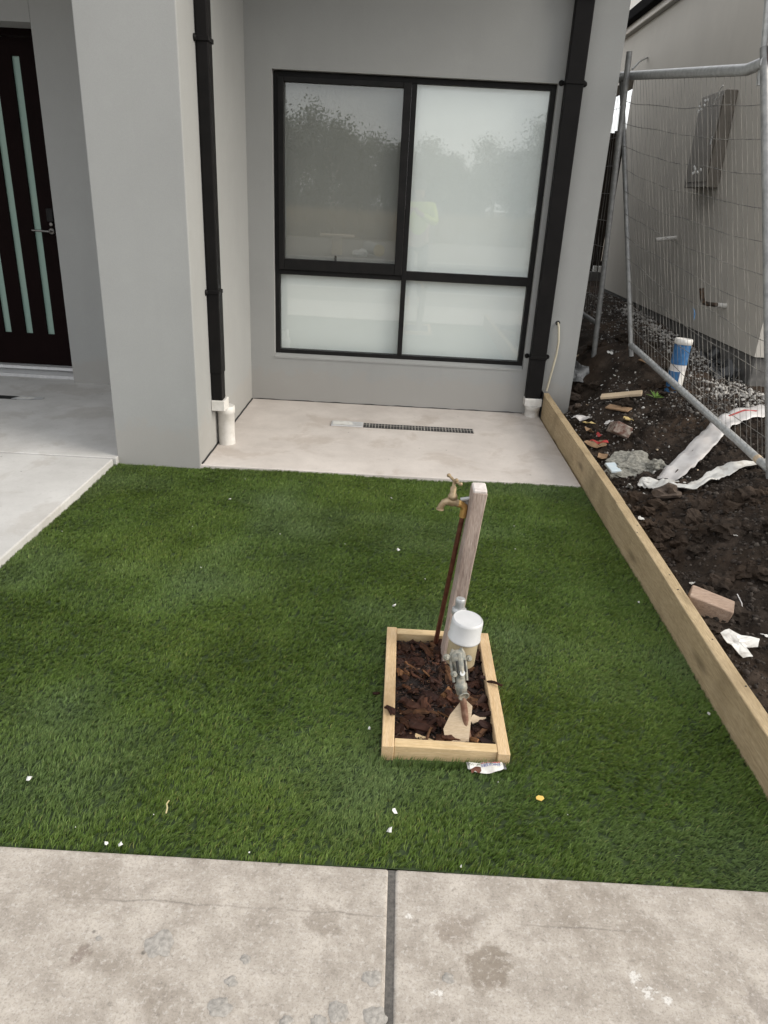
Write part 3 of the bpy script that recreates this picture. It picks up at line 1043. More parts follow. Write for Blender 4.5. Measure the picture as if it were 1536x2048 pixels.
# nail heads on top of sleepers
for i, (x, y) in enumerate([(1.175, 4.62), (1.19, 3.20), (1.165, 3.12), (1.185, 2.72), (1.18, 2.60), (1.185, 2.25), (1.19, 1.98), (1.18, 1.62)]):
    sl = [o for o in COL.objects if o.name.startswith('timber_sleeper')][0 if y > 3.5 else 1]
    MB().lathe([(.0035, 0), (.0030, .0008)], (x, y, top_z(y) + .0012), (0, 0, 1), 8).build('nail_head', M['rubber'], sl)

# conduit hanging from the wall
mb = MB()
mb.tube([(1.205, F + .01, .735), (1.205, F - .018, .733), (1.212, F - .030, .70), (1.225, F - .030, .60), (1.222, F - .030, .50), (1.210, F - .032, .41), (1.198, F - .034, .32), (1.184, F - .036, .215)], .0085, 10)
hs = thing('conduit', (1.205, F, .2), 'thin cream conduit poking out of the grey wall and drooping to the sleeper', 'conduit')
mb.build('tube', M['hose'], hs)
MB().lathe([(.018, 0), (.018, .002)], (1.205, F - .0005, .735), (0, -1, 0), 16).build('wall_hole', M['rubber'], hs)

# ================================================================== DRAINS
dr = thing('channel_drain', (.06, 5.125, .015), 'slotted channel drain set in the porch slab below the window', 'drain')
x0, x1, y0, y1 = -.222, .580, 5.070, 5.178
MB().box(x0, x1, y0, y1, .0155, .0175).build('channel', M['rubber'], dr)
mb = MB()
nb_ = 36
for k in range(nb_ + 1):
    xc = x0 + (x1 - x0) * k / nb_
    wgt = .0026 * random.uniform(.6, 1.5)
    mb.box(xc - wgt, xc + wgt, y0 + .002, y1 - .002, .0178, .0205)
mb.box(x0, x1, 5.124, 5.129, .0205, .0213)
mb.build('grate', M['kerb'], dr)
mb = MB()
mb.bbox(-.455, -.224, 5.064, 5.184, .0155, .0225, .002)
mb.build('cover_film', M['alu'], dr)
mb = MB()
mb.add([(-.44, 5.083, .0245), (-.30, 5.09, .0235), (-.30, 5.15, .0245), (-.36, 5.168, .026), (-.445, 5.16, .024)], [(0, 1, 2, 3, 4)])
mb.prism([(-.44, 5.083, .0236), (-.30, 5.09, .0232), (-.30, 5.15, .0236), (-.36, 5.168, .0245), (-.445, 5.16, .0236)], (0, 0, .0008))
mb.build('torn_label', M['paper'], dr)
dl = thing('channel_drain', (-3.0, 5.24, .044), 'channel drain by the front door, part covered with a label', 'drain')
MB().bbox(-4.1, -2.80, 5.195, 5.28, .0445, .047, .001).build('grate', M['rubber'], dl)
mb = MB()
mb.prism([(-2.84, 5.20, .0475), (-2.70, 5.198, .0475), (-2.615, 5.235, .0475), (-2.635, 5.28, .0475), (-2.80, 5.283, .0475)], (0, 0, .002))
mb.build('cover_film', M['alu'], dl)
MB().box(-2.80, -2.69, 5.215, 5.262, .0498, .0505).build('label', M['paper'], dl)

# ================================================================== METER BED
bed = thing('planter_frame', (.21, 2.05, -.03), 'small rectangular frame of fresh pine boards round the water meter', 'planter')
ZT = .045
MB().bbox(.018, .055, 1.722, 2.382, -.03, ZT, .002, jit=.001).build('board', M['pine_y'], bed)
MB().bbox(.366, .403, 1.718, 2.378, -.03, ZT - .001, .002, jit=.001).build('board', M['pine_y'], bed)
MB().bbox(.0555, .3655, 1.727, 1.763, -.03, ZT - .002, .002, jit=.001).build('board', M['pine_x'], bed)
MB().bbox(.0555, .3655, 2.343, 2.379, -.03, ZT - .002, .002, jit=.001).build('board', M['pine_x'], bed)


def mul_h(x, y):
    return .008 + .010 * mnoise.noise(Vector((x * 9, y * 9, 2.2))) + .006 * mnoise.noise(Vector((x * 30, y * 30, 5)))


mb = MB()
mx_, my_ = 40, 76
gx_ = np.linspace(.056, .365, mx_)
gy_ = np.linspace(1.764, 2.342, my_)
mb.add([(x, y, mul_h(x, y)) for y in gy_ for x in gx_], [(j * mx_ + i, j * mx_ + i + 1, (j + 1) * mx_ + i + 1, (j + 1) * mx_ + i) for j in range(my_ - 1) for i in range(mx_ - 1)])
# fine shreds as geometry in the same mass
mulch = mb.build('mulch', M['mulch_soil'], origin=(.21, 2.05, -.012))
tag(mulch, kind='stuff')


def chip_mesh(seed, L_, Wd, T, curl):
    """irregular bark flake, long axis X"""
    rr = random.Random(seed)
    n = 7
    top = []
    for k in range(n):
        t = k / (n - 1)
        w = Wd * (math.sin(math.pi * (.12 + .76 * t)) ** .6) * rr.uniform(.75, 1.15)
        x = (t - .5) * L_
        z = curl * (1 - (2 * t - 1) ** 2)
        sh = rr.uniform(-.2, .2) * Wd
        top.append(((x, -w / 2 + sh, z + rr.uniform(-.1, .1) * T), (x + rr.uniform(-.05, .05) * L_, w * .05 + sh, z + T * rr.uniform(.6, 1.2)), (x, w / 2 + sh, z + rr.uniform(-.1, .1) * T)))
    vs = [p for row in top for p in row]
    m_ = len(vs)
    vs += [(x, y, z - T) for x, y, z in vs]
    fs = []
    for k in range(n - 1):
        for j in range(2):
            a = k * 3 + j
            fs.append((a, a + 3, a + 4, a + 1))
            fs.append((a + m_, a + 1 + m_, a + 4 + m_, a + 3 + m_))
        fs.append((k * 3, k * 3 + m_, k * 3 + 3 + m_, k * 3 + 3))
        fs.append((k * 3 + 2, k * 3 + 5, k * 3 + 5 + m_, k * 3 + 2 + m_))
    e = (n - 1) * 3
    fs += [(0, 1, 1 + m_, m_), (1, 2, 2 + m_, 1 + m_), (e, e + m_, e + 1 + m_, e + 1), (e + 1, e + 1 + m_, e + 2 + m_, e + 2)]
    me = bpy.data.meshes.new('bark_chip')
    me.from_pydata(vs, [], fs)
    me.materials.append(M['bark'])
    me.update()
    return me


chips = [chip_mesh(100 + k, random.uniform(.040, .092), random.uniform(.016, .040), random.uniform(.003, .007), random.uniform(-.004, .008)) for k in range(14)]
slim = [chip_mesh(300 + k, random.uniform(.045, .085), random.uniform(.004, .008), .003, random.uniform(-.004, .01)) for k in range(6)]
mo = parent_world(mulch)
for k in range(175):
    x = random.uniform(.066, .355)
    y = random.uniform(1.775, 2.333)
    me = random.choice(slim) if random.random() < .22 else random.choice(chips)
    o = bpy.data.objects.new('bark_chip', me)
    COL.objects.link(o)
    o.parent = mulch
    big = 1.22 if y < 2.02 else .8
    s_ = random.uniform(.75, 1.25) * big
    o.scale = (s_, s_, s_)
    o.location = Vector((x, y, mul_h(x, y) + random.uniform(.002, .016))) - mo
    o.rotation_euler = (random.gauss(0, .35), random.gauss(0, .28), random.uniform(0, 6.28))
# fine shreds joined (too many to count)
vs, fs = [], []
mbf = MB()
for k in range(1500):
    x = random.uniform(.060, .361)
    y = random.uniform(1.768, 2.338)
    z = mul_h(x, y) + random.uniform(.001, .012)
    a = random.uniform(0, 6.28)
    l_ = random.uniform(.006, .022)
    w = random.uniform(.0012, .004)
    dz = random.gauss(0, .25) * l_
    c_, s_ = math.cos(a), math.sin(a)
    mbf.add([(x - c_ * l_ / 2 - s_ * w, y - s_ * l_ / 2 + c_ * w, z), (x - c_ * l_ / 2 + s_ * w, y - s_ * l_ / 2 - c_ * w, z), (x + c_ * l_ / 2, y + s_ * l_ / 2, z + dz), (x, y, z + .003)],
            [(0, 1, 3), (1, 2, 3), (2, 0, 3), (0, 2, 1)])
fo = mbf.build('mulch_shred', M['mulch_fines'], mulch)
tag(fo, kind='stuff')


def loose(name, mesh_or_mb, mat, loc, rot, label, cat, group=None, scale=1):
    if isinstance(mesh_or_mb, MB):
        o = mesh_or_mb.build(name, mat, origin=(0, 0, 0))
    else:
        o = bpy.data.objects.new(name, mesh_or_mb)
        COL.objects.link(o)
    o.location = loc
    o.rotation_euler = rot
    o.scale = (scale,) * 3
    return tag(o, label, cat, group)


# bark pieces that have spilled over the boards
loose('bark_chip', chip_mesh(501, .055, .024, .006, .008), None, (.040, 1.885, .048), (.1, .25, 1.9), 'curled dark bark chip resting across the left pine board', 'bark chip')
loose('bark_chip', chip_mesh(502, .060, .010, .004, .006), None, (.392, 2.055, .050), (.1, -.2, -.65), 'long dark bark sliver lying across the right pine board', 'bark chip')
loose('bark_chip', chip_mesh(503, .048, .016, .005, .0), None, (.362, 2.10, .040), (.2, .5, .6), 'dark bark chip sticking up against the right pine board', 'bark chip')
loose('bark_chip', chip_mesh(504, .026, .012, .004, .0), None, (-.008, 2.03, .002), (.1, .1, .4), 'small bark chip fallen on turf left of the planter frame', 'bark chip')
# a thin curved twig lying over the mulch
mb = MB()
mb.tube([(.150, 2.02, .030), (.163, 1.96, .034), (.168, 1.90, .031), (.163, 1.84, .024)], [.0014, .0020, .0018, .0012], 6)
tag(mb.build('twig', M['bark'], origin=(.16, 1.93, .03)), 'thin curved brown twig lying on bark left of the inlet valve', 'twig')
# pale offcut leaning by the inlet pipe
mb = MB()
poly = [(-.036, 0, .004), (.030, 0, -.022), (.036, 0, .010), (.030, 0, .080), (.026, 0, .122), (.006, 0, .134), (-.014, 0, .124), (-.036, 0, .082), (-.048, 0, .036)]
mb.prism(poly, (0, .006, 0))
loose('timber_offcut', mb, M['pale_timber'], (.248, 1.782, .016), (R(-30), R(4), R(-10)), 'pale curved timber offcut leaning on the meter inlet pipe', 'timber offcut')
mb = MB()
mb.prism([(-.02, 0, 0), (.03, .004, 0), (.034, .018, 0), (-.005, .03, 0), (-.024, .016, 0)], (0, 0, .006))
loose('timber_offcut', mb, M['pale_timber'], (.325, 1.89, .014), (.3, -.1, .4), 'small pale chip of timber half buried right of the inlet pipe', 'timber offcut')
mb = MB()
mb.bbox(-.032, .032, -.009, .009, -.004, .004, .002, jit=.003)
loose('timber_offcut', mb, M['pine_x'], (.150, 1.80, .012), (.15, .1, -.35), 'orange splinter of pine in mulch behind the front board', 'timber offcut')

# standpipe: hardwood post, copper riser, bronze tap
post = thing('tap_post', (.23, 2.27, -.05), 'weathered leaning hardwood post with copper riser and bronze garden tap', 'tap post')
bm = bmesh.new()
bmesh.ops.create_cube(bm, size=1)
for p in bm.verts:
    t = p.co.z + .5
    cx = .238 + (.296 - .238) * t
    cy = 2.258 + (2.262 - 2.258) * t
    p.co = Vector((cx + p.co.x * .047, cy + p.co.y * .078, -.06 + t * .735))
bmesh.ops.bevel(bm, geom=list(bm.edges), offset=.003, segments=1, affect='EDGES')
bmesh.ops.subdivide_edges(bm, edges=[e for e in bm.edges if abs(e.verts[0].co.z - e.verts[1].co.z) > .3], cuts=24)
for p in bm.verts:
    p.co += mnoise.noise_vector(Vector((p.co.x * 40, p.co.y * 40, p.co.z * 6))) * .0022
MB().from_bm(bm).build('post', M['old_post'], post)
MB().bbox(.2735, .3195, 2.2245, 2.2995, .671, .685, .004, jit=.0015).build('post_top', M['post_top'], post)
mb = MB()
mb.tube([(.199, 2.335, -.05), (.202, 2.334, .0), (.226, 2.312, .27), (.2535, 2.288, .575)], .0088, 12)
mb.build('copper_riser', M['copper'], post)
tap = (.2535, 2.288, .575)
mb = MB()
mb.tube([(.2525, 2.289, .560), (.2545, 2.287, .590)], .0125, 12)
mb.tube([(.2545, 2.287, .588), (.2535, 2.286, .600), (.246, 2.283, .607), (.236, 2.281, .611)], [.0125, .0125, .0115, .011], 12)
mb.lathe([(.014, 0), (.014, .010)], (.240, 2.282, .609), (-1, -.1, .25), 6)
mb.build('brass_elbow', M['brass'], post)
mb = MB()
mb.bbox(.250, .276, 2.292, 2.305, .592, .618, .003)
mb.tube([(.240, 2.290, .622), (.275, 2.292, .628)], .008, 8)
mb.build('saddle_clip', M['galv'], post)
tb = bpy.data.objects.new('tap', None)
tb.location = (-.02, .01, .67)
tb.parent = post
COL.objects.link(tb)
mb = MB()
mb.tube([(.236, 2.281, .612), (.228, 2.279, .614), (.212, 2.277, .616), (.196, 2.275, .620), (.184, 2.273, .616), (.175, 2.271, .604), (.172, 2.270, .594)],
        [.0095, .0115, .0150, .0135, .0115, .0105, .0110], 14)
mb.lathe([(.0135, 0), (.0135, .004), (.0115, .005)], (.1722, 2.270, .590), (.12, 0, 1), 16)
mb.lathe([(.012, 0), (.0125, .012), (.0165, .014), (.0165, .022), (.014, .024), (.0125, .030), (.0105, .031), (.0105, .052), (.008, .054), (.0058, .056), (.0058, .072)],
         (.211, 2.277, .618), (.02, .05, 1), 16)
mb.lathe([(.0135, 0), (.0135, .006)], (.233, 2.281, .6125), (-1, -.05, .1), 16)
mb.build('tap_body', M['brass_dull'], tb)
mb = MB()
hx, hy, hz = .213, 2.281, .692
mb.tube([(hx - .018, hy + .016, hz + .012), (hx, hy, hz), (hx + .019, hy - .015, hz - .004)], [.0052, .0050, .0052], 10)
for q in ((hx - .019, hy + .017, hz + .0125), (hx + .020, hy - .016, hz - .004), (hx + .006, hy - .004, hz + .004)):
    mb.blob(q, .0072, 2, .02, smooth=True)
mb.build('tap_handle', M['brass_dull'], tb)

# water meter
wm = thing('water_meter', (.262, 1.95, -.02), 'water meter with white cap, beige body and cast inlet valve on a copper pipe', 'water meter')
mb = MB()
mb.tube([(.292, 1.800, -.06), (.290, 1.803, .0), (.272, 1.822, .085), (.256, 1.838, .165)], .0105, 12)
mb.build('inlet_pipe', M['copper_old'], wm)
mb = MB()
# valve nut, body and flange climbing towards the meter
va = Vector((.256, 1.836, .160))
vb = Vector((.236, 1.895, .262))
ax = (vb - va).normalized()
mb.lathe([(.011, 0), (.0165, .002), (.0165, .016), (.019, .018), (.019, .034), (.015, .037), (.0155, .085), (.019, .092), (.019, .112)], va, ax, 18)
side = ax.cross(Vector((0, 0, 1))).normalized()
up = side.cross(ax).normalized()
mb.build('valve_nut', M['meter_cast'], wm)
mb = MB()
c0 = va + ax * .062
# clamp bridge: two side straps over a domed bonnet
for sgn in (-1, 1):
    mb.tube([c0 + side * sgn * .0215 - ax * .020, c0 + side * sgn * .0235 + ax * .03, c0 + side * sgn * .0215 + ax * .062, c0 + side * sgn * .012 + ax * .078 + up * .004], [.0048, .0056, .0062, .0062], 8)
mb.lathe([(.024, 0), (.0255, .006), (.0245, .020), (.017, .030), (.006, .034)], c0 + ax * .042, ax, 20)
mb.tube([c0 + up * .016 - ax * .008, c0 + up * .021 + ax * .03, c0 + up * .018 + ax * .066], [.0088, .0098, .0105], 10)
mb.build('valve_clamp', M['meter_cast'], wm)
mb = MB()
for off in (side * .036 + ax * .045, side * -.036 + ax * .058, side * -.024 + up * .014 + ax * .006):
    mb = MB()
    q = c0 + off
    mb.lathe([(.0100, -.004), (.0100, .006), (.0078, .008)], q, up, 12)
    mb.lathe([(.0048, .008), (.0048, .0125)], q, up, 6)
    mb.tube([q + up * .0, c0 + off * .35 + ax * off.dot(ax) * .6], .0068, 8)
    mb.build('clamp_bolt', M['meter_cast'], wm)
mb = MB()
mb.lathe([(.006, .0), (.0095, .001), (.0085, .004)], c0 + up * .0225 + ax * .006, up, 14)
mb.build('seal_button', M['galv'], wm)
for off in (up * .0265 + ax * .030, up * .0215 + side * .0125 + ax * .028, up * .0215 - side * .0125 + ax * .028):
    mb = MB()
    q = c0 + off
    if abs(off.dot(side)) < .004:
        mb.lathe([(.0036, 0), (.0036, .0022)], q, up, 10)
    else:
        mb.tube([q - ax * .020, q + ax * .016], .0034, 6)
    mb.build('valve_slot', M['rubber'], wm)  # black solids paint in the shade of the valve's holes and gaps
mb = MB()
mb.lathe([(.0175, 0), (.0175, .003), (.0135, .0032), (.0135, .0012), (.002, .001)], va - ax * .0025 + up * .012, (-ax + up * .9).normalized(), 20)
mb.build('valve_end_disc', M['meter_cast'], wm)
mb = MB()
mb.lathe([(.040, 0), (.047, .008), (.047, .10), (.045, .11)], (.257, 1.985, .175), (.06, 0, 1), 36)
mb.build('meter_body', M['meter_plastic'], wm)
mb = MB()
mb.lathe([(.0520, 0), (.0530, .002), (.0530, .006), (.0505, .009), (.0500, .064), (.0490, .0690), (.0465, .0720)], (.2625, 1.985, .272), (.075, -.05, 1), 44)
mb.lathe([(.0464, 0), (.0450, .0012), (.0437, .0002), (.030, .0001)], (.2625 + .0720 * .075, 1.985 - .0720 * .05, .272 + .0720), (.075, -.05, 1), 44, False)
mb.build('meter_cap', M['cap_white'], wm)
mb = MB()
mb.tube([(.252, 2.03, .20), (.250, 2.075, .245), (.249, 2.085, .30)], .016, 12)
mb.lathe([(.016, 0), (.024, .003), (.024, .022), (.019, .025)], (.249, 2.085, .295), (.05, .1, 1), 16)
mb.lathe([(.0155, 0), (.0148, .004), (.0158, .006), (.0148, .010), (.0158, .012), (.0148, .016), (.0158, .018), (.0160, .022), (.0165, .030), (.0145, .034)], (.2502, 2.087, .320), (.05, .1, 1), 16)
mb.build('outlet_coupling', M['galv'], wm)

# ================================================================== SNACK WRAPPER (lettering lies upside down to the camera)
wr = thing('snack_wrapper', (.331, 1.690, .004), 'crumpled white snack wrapper with blue lettering on turf in front of the planter', 'wrapper')


def wz(u, v_):
    return .016 + .0025 * math.sin(u * 60) + .004 * math.cos(v_ * 70) + .001 * math.sin(u * 140 + v_ * 90)


WA = R(5)


def wpt(u, v_, dz=0):
    c_, s_ = math.cos(WA), math.sin(WA)
    return (.331 + u * c_ - v_ * s_, 1.691 + u * s_ + v_ * c_, wz(u, v_) + dz)


def sheet(u0, u1, v0, v1, nu, nv, dz, shape=None):
    vs, fs = [], []
    for j in range(nv + 1):
        for i in range(nu + 1):
            u = u0 + (u1 - u0) * i / nu
            q = j / nv
            a, c_ = (v0, v1) if shape is None else shape(u)
            vs.append(wpt(u, a + (c_ - a) * q, dz))
    for j in range(nv):
        for i in range(nu):
            k = j * (nu + 1) + i
            fs.append((k, k + 1, k + nu + 2, k + nu + 1))
    return vs, fs


def w_shape(u):
    t = (u + .052) / .104
    return (-.008 - .018 * math.sin(math.pi * min(1, max(0, t))) ** .7, .020 - .004 * t)


mb = MB()
mb.add(*sheet(-.050, .050, 0, 0, 26, 8, 0, w_shape))
mb.build('film', M['paper'], wr)
mb = MB()
mb.add(*sheet(-.058, -.0502, -.012, .018, 4, 4, 0))
mb.build('crimped_end', M['clear_plastic'], wr)
mb = MB()
mb.add(*sheet(.0502, .058, -.013, .014, 4, 4, 0))
mb.build('crimped_end', M['clear_plastic'], wr)
mb = MB()
mb.add(*sheet(-.049, -.018, 0, 0, 10, 4, .0006, lambda u: (-.020 + .004 * math.sin(u * 300), -.006 + .005 * math.sin((u + .04) * 120))))
mb.build('brown_print', M['copper'], wr)
mb = MB()
mb.add(*sheet(-.014, .044, 0, 0, 16, 2, .0006, lambda u: (.0125 - .02 * max(0, u - .03) - .001, .0155 - .02 * max(0, u - .03))))
mb.build('red_stripe', M['red'], wr)
cu = bpy.data.curves.new('lettering', 'FONT')
cu.body = 'SNICKERS'
cu.size = .0165
cu.shear = .15
cu.align_x = 'CENTER'
cu.align_y = 'CENTER'
to = bpy.data.objects.new('tmp_text', cu)
COL.objects.link(to)
dg = bpy.context.evaluated_depsgraph_get()
dg.update()
tm = bpy.data.meshes.new_from_object(to.evaluated_get(dg))
bpy.data.objects.remove(to)
mb = MB()
mb.add([wpt(.014 - p.co.x * .80, .0035 - p.co.y * .95, .0012) for p in tm.vertices], [tuple(p.vertices) for p in tm.polygons])
M['print_blue'] = simple('blue_print', (.02, .04, .26), (.03, .05, .30), 30, .5, 0)
mb.build('lettering', M['print_blue'], wr)

# ================================================================== LITTER ON THE TURF
WB = [(.01, 3.777, .008), (.056, 3.127, .010), (.043, 2.606, .010), (-.024, 1.842, .007), (-.964, 1.549, .010), (.062, 1.509, .011), (.051, 1.442, .009), (1.116, 2.017, .007), (1.095, 2.751, .007), (.542, 1.535, .004),
      (-.77, 1.394, .0035), (-.847, 3.942, .006), (.658, 3.486, .006), (-.583, 1.45, .0035), (-.529, 3.23, .006), (-1.558, 3.122, .006), (-.818, 2.842, .005), (-.866, 3.633, .007), (-.969, 3.259, .005), (.177, 2.853, .005), (-.203, 3.16, .005), (.626, 3.211, .005), (.362, 1.643, .004),
      (-.671, 1.347, .0066), (-.634, 1.347, .007), (-.306, 1.347, .005), (.233, 1.342, .006), (.13, 2.42, .005), (.10, 2.30, .006)]
proto = []
for k in range(5):
    mb = MB()
    mb.blob((0, 0, 0), 1.0, 1, .5, (1, .7, .45), 1.6, seed=k + 1)
    o = mb.build('tmp', M['white_bit'])
    proto.append(o.data)
    bpy.data.objects.remove(o)
LB = {3: 'white foam crumb on turf just left of the planter frame', 4: 'largest white pebble alone on turf at far left near the footpath', 5: 'white foam crumb on turf midway between planter and footpath joint',
      6: 'elongated white crumb on turf close to the footpath joint', 7: 'white crumb on turf beside the near pine sleeper'}
for i, (x, y, r) in enumerate(WB):
    o = bpy.data.objects.new('foam_crumb', proto[i % 5])
    COL.objects.link(o)
    o.location = (x, y, .004 + r * .4 if not (.02 < x < .4 and 1.72 < y < 2.38) else .02)
    sx = 1.5 if i == 6 else 1
    r = r * .62 if r < .0065 else r
    o.scale = (r, r * sx, r)
    o.rotation_euler = (random.random(), random.random(), random.random() * 6)
    tag(o, LB.get(i, 'tiny white foam crumb scattered loose on the green turf'), 'foam crumb', 'white crumbs scattered on the turf')
mb = MB()
mb.prism([(-.014, -.004, 0), (0, -.010, 0), (.013, -.002, 0), (.012, .006, 0), (-.002, .009, 0), (-.012, .004, 0)], (0, 0, .0015))
loose('fallen_leaf', mb, M['leaf'], (.473, 1.585, .010), (.15, .2, .3), 'single small yellow leaf lying on turf right of the wrapper', 'leaf')
mb = MB()
mb.tube([(0, -.022, 0), (.004, -.008, .004), (.002, .008, .003), (.008, .022, .0)], .0022, 6)
loose('straw_stalk', mb, M['straw'], (-.557, 1.473, .010), (0, 0, .3), 'short dry curved stalk on turf at lower left', 'stalk')

# ================================================================== ARTIFICIAL TURF BLADES
NT = 115000                                   # tufts, each a small spray of fibres
ux = rng.uniform(-1.668, 1.156, NT)
uy = rng.uniform(1.322, 4.125, NT)


def fld(x, y, s, ph):
    return (np.sin(3.1 * s * x + 1.7 * s * y + ph) + np.sin(-2.2 * s * x + 3.6 * s * y + 2.1 * ph + 1) + np.sin(5.3 * s * x - 1.2 * s * y + .7 * ph + 2) + np.sin(1.3 * s * x + 5.9 * s * y + 1.3 * ph)) / 4


PER = 5
t_phi = R(26) - R(10) * np.tanh((ux - .3) * 3) + .6 * fld(ux, uy, .9, .4) + .45 * fld(ux, uy, 4.2, 1.9) + rng.normal(0, .30, NT)
t_lean = np.clip(.88 + .26 * fld(ux, uy, 1.4, 5.1) + .15 * fld(ux, uy, 7, 2.2) + rng.normal(0, .16, NT), .2, 1.3)
t_len = rng.uniform(.85, 1.15, NT) * (1 + .10 * fld(ux, uy, 3.0, .9))
t_col = rng.uniform(.78, 1.24, NT)
rep = lambda q: np.repeat(q, PER)
NB = NT * PER
bx = rep(ux) + rng.normal(0, .0035, NB)
by = rep(uy) + rng.normal(0, .0035, NB)
phi = rep(t_phi) + rng.normal(0, .30, NB)
lean = np.clip(rep(t_lean) + rng.normal(0, .15, NB), .1, 1.35)
Lb = rep(t_len) * rng.uniform(.014, .0225, NB)
tcol = rep(t_col)
xr = 1.154
keep = (bx < xr - .006) & (bx > -1.668) & (by > 1.331) & ~((bx > .008) & (bx < .412) & (by > 1.710) & (by < 2.39)) & ~((bx < -1.14) & (by > 4.09)) & (by < 4.128)
bx, by, phi, lean, Lb, tcol = (q[keep] for q in (bx, by, phi, lean, Lb, tcol))
NB = len(bx)
bz = turf_z(bx, by)
fringe = (by > 1.684) & (by < 1.722) & (bx > -.01) & (bx < .43)
lean = np.where(fringe, lean * .45, lean)
Lb = np.where(fringe, Lb * 1.5, Lb)
dx, dy = np.cos(phi), np.sin(phi)
tw = phi + np.pi / 2 + rng.normal(0, .5, NB)
wx, wy = np.cos(tw), np.sin(tw)
w0 = rng.uniform(.0007, .0012, NB)
m1 = Lb * .5
mxx = bx + dx * m1 * np.sin(lean * .55)
myy = by + dy * m1 * np.sin(lean * .55)
mz = bz + m1 * np.cos(lean * .55)
l2 = np.minimum(lean * 1.5, 1.75)
tx = mxx + dx * m1 * np.sin(l2)
ty = myy + dy * m1 * np.sin(l2)
tz = mz + m1 * np.cos(l2)
V = np.empty((NB, 5, 3), np.float32)
V[:, 0] = np.stack([bx - wx * w0, by - wy * w0, bz], 1)
V[:, 1] = np.stack([bx + wx * w0, by + wy * w0, bz], 1)
V[:, 2] = np.stack([mxx + wx * w0 * .95, myy + wy * w0 * .95, mz], 1)
V[:, 3] = np.stack([mxx - wx * w0 * .95, myy - wy * w0 * .95, mz], 1)
V[:, 4] = np.stack([tx, ty, tz], 1)
base = (np.arange(NB) * 5)[:, None]
loops = (base + np.array([0, 1, 2, 3, 3, 2, 4])[None]).ravel()
starts = (np.arange(NB)[:, None] * 7 + np.array([0, 4])[None]).ravel()
turf = np_mesh('artificial_turf', V.reshape(-1, 3), loops, starts, M['turf'])
pal = np.array([(.084, .140, .024), (.060, .106, .013), (.114, .168, .040), (.078, .116, .016), (.16, .17, .05)], np.float32)
pick = rng.choice(5, NB, p=[.36, .30, .20, .12, .02])
cb = pal[pick] * (tcol[:, None] * rng.uniform(.85, 1.15, (NB, 1))).astype(np.float32)
yel = (np.clip(.5 + .9 * fld(bx, by, 1.7, 4.4), 0, 1))[:, None].astype(np.float32)
cb = cb * (1 - .25 * yel) + cb * np.array([1.15, .96, .55], np.float32) * (.25 * yel)
pale = np.clip(1.6 * fld(bx, by, 1.15, 2.6) + .5 * fld(bx, by, 3.4, .2), 0, 1)[:, None].astype(np.float32)   # sheen of the pile painted in as paler patches
cb = cb * (1 - .38 * pale) + np.array([.125, .175, .085], np.float32) * (.38 * pale) * tcol[:, None].astype(np.float32)
ca = np.ones((NB, 5, 4), np.float32)
ca[:, :, :3] = cb[:, None, :]
attr = turf.data.color_attributes.new('blade_col', 'FLOAT_COLOR', 'POINT')
attr.data.foreach_set('color', ca.ravel())
tag(turf, kind='stuff')

# ================================================================== TEMPORARY FENCE
def pipe(mb, a, b_, r=.021, n=14):
    mb.tube([a, b_], r, n)


A_, B_, D_, E_ = Vector((1.831, 5.842, .577)), Vector((2.001, 3.682, .326)), Vector((1.571, 6.407, 2.477)), Vector((1.741, 4.248, 2.227))
tf = thing('temporary_fence', (1.92, 4.76, .3), 'leaning galvanised wire mesh fence panel standing in the dirt before the taupe wall', 'fence panel')
dn = (A_ - D_).normalized()
mb = MB()
pipe(mb, D_ + (D_ - A_).normalized() * .0, A_ + dn * .09, .0185)
mb.build('post', M['galv_dull'], tf)
mb = MB()
pipe(mb, E_ + (E_ - B_).normalized() * .10, B_ + dn * .10, .021)
mb.build('post', M['galv_dull'], tf)
rt = []
for k in range(13):
    t = k / 12
    rt.append(D_.lerp(E_, t) + Vector((0, 0, .03 * max(0, (t - .92) / .08) ** 1.5)))
mb = MB()
mb.tube(rt, .029, 16)
mb.build('top_rail', M['galv'], tf)
mb = MB()
pipe(mb, A_, B_, .0225)
mb.build('bottom_rail', M['galv'], tf)
mb = MB()
q = A_.lerp(B_, .935)
mb.tube([q, q + (B_ - A_).normalized() * .035], .0235, 12)
mb.build('rail_sleeve', M['pale_timber'], tf)
nrm = (B_ - A_).cross(D_ - A_).normalized()
NVW = 36
for k in range(1, NVW):
    t = k / NVW
    t2 = t + random.uniform(-.006, .006)
    a = D_.lerp(E_, t2) + nrm * .01
    c = A_.lerp(B_, t + random.uniform(-.006, .006)) + nrm * .01
    pts = wire_pts(a, c, 26, .011, k, 0)
    mb = MB()
    mb.tube(pts, .0011, 5, False)
    mb.build('wire', M['wire'], tf)
NHW = 12
for k in range(1, NHW):
    t = k / NHW
    a = D_.lerp(A_, t) + nrm * .012
    c = E_.lerp(B_, t) + nrm * .012
    mb = MB()
    mb.tube(wire_pts(a, c, 24, .022, 60 + k, .035), .0020, 5, False)
    mb.build('wire', M['wire'], tf)
# wire ties knotted on the mesh
for cc in (Vector((1.711, 4.88, 2.128)), Vector((1.751, 4.879, 1.787))):
    mb = MB()
    for k in range(7):
        p = cc + Vector((0, random.uniform(-.06, .08), random.uniform(-.028, .028)))
        mb.tube([p + nrm * .012, p + nrm * .012 + Vector((.004, .022, .006))], .0055, 7)
    mb.build('wire_tie', M['galv'], tf)
mb = MB()
mb.tube(wire_pts((1.715, 4.80, 2.11), (1.690, 4.62, 2.20), 8, .01, 9), .004, 6)
mb.build('wire_tie', M['galv'], tf)
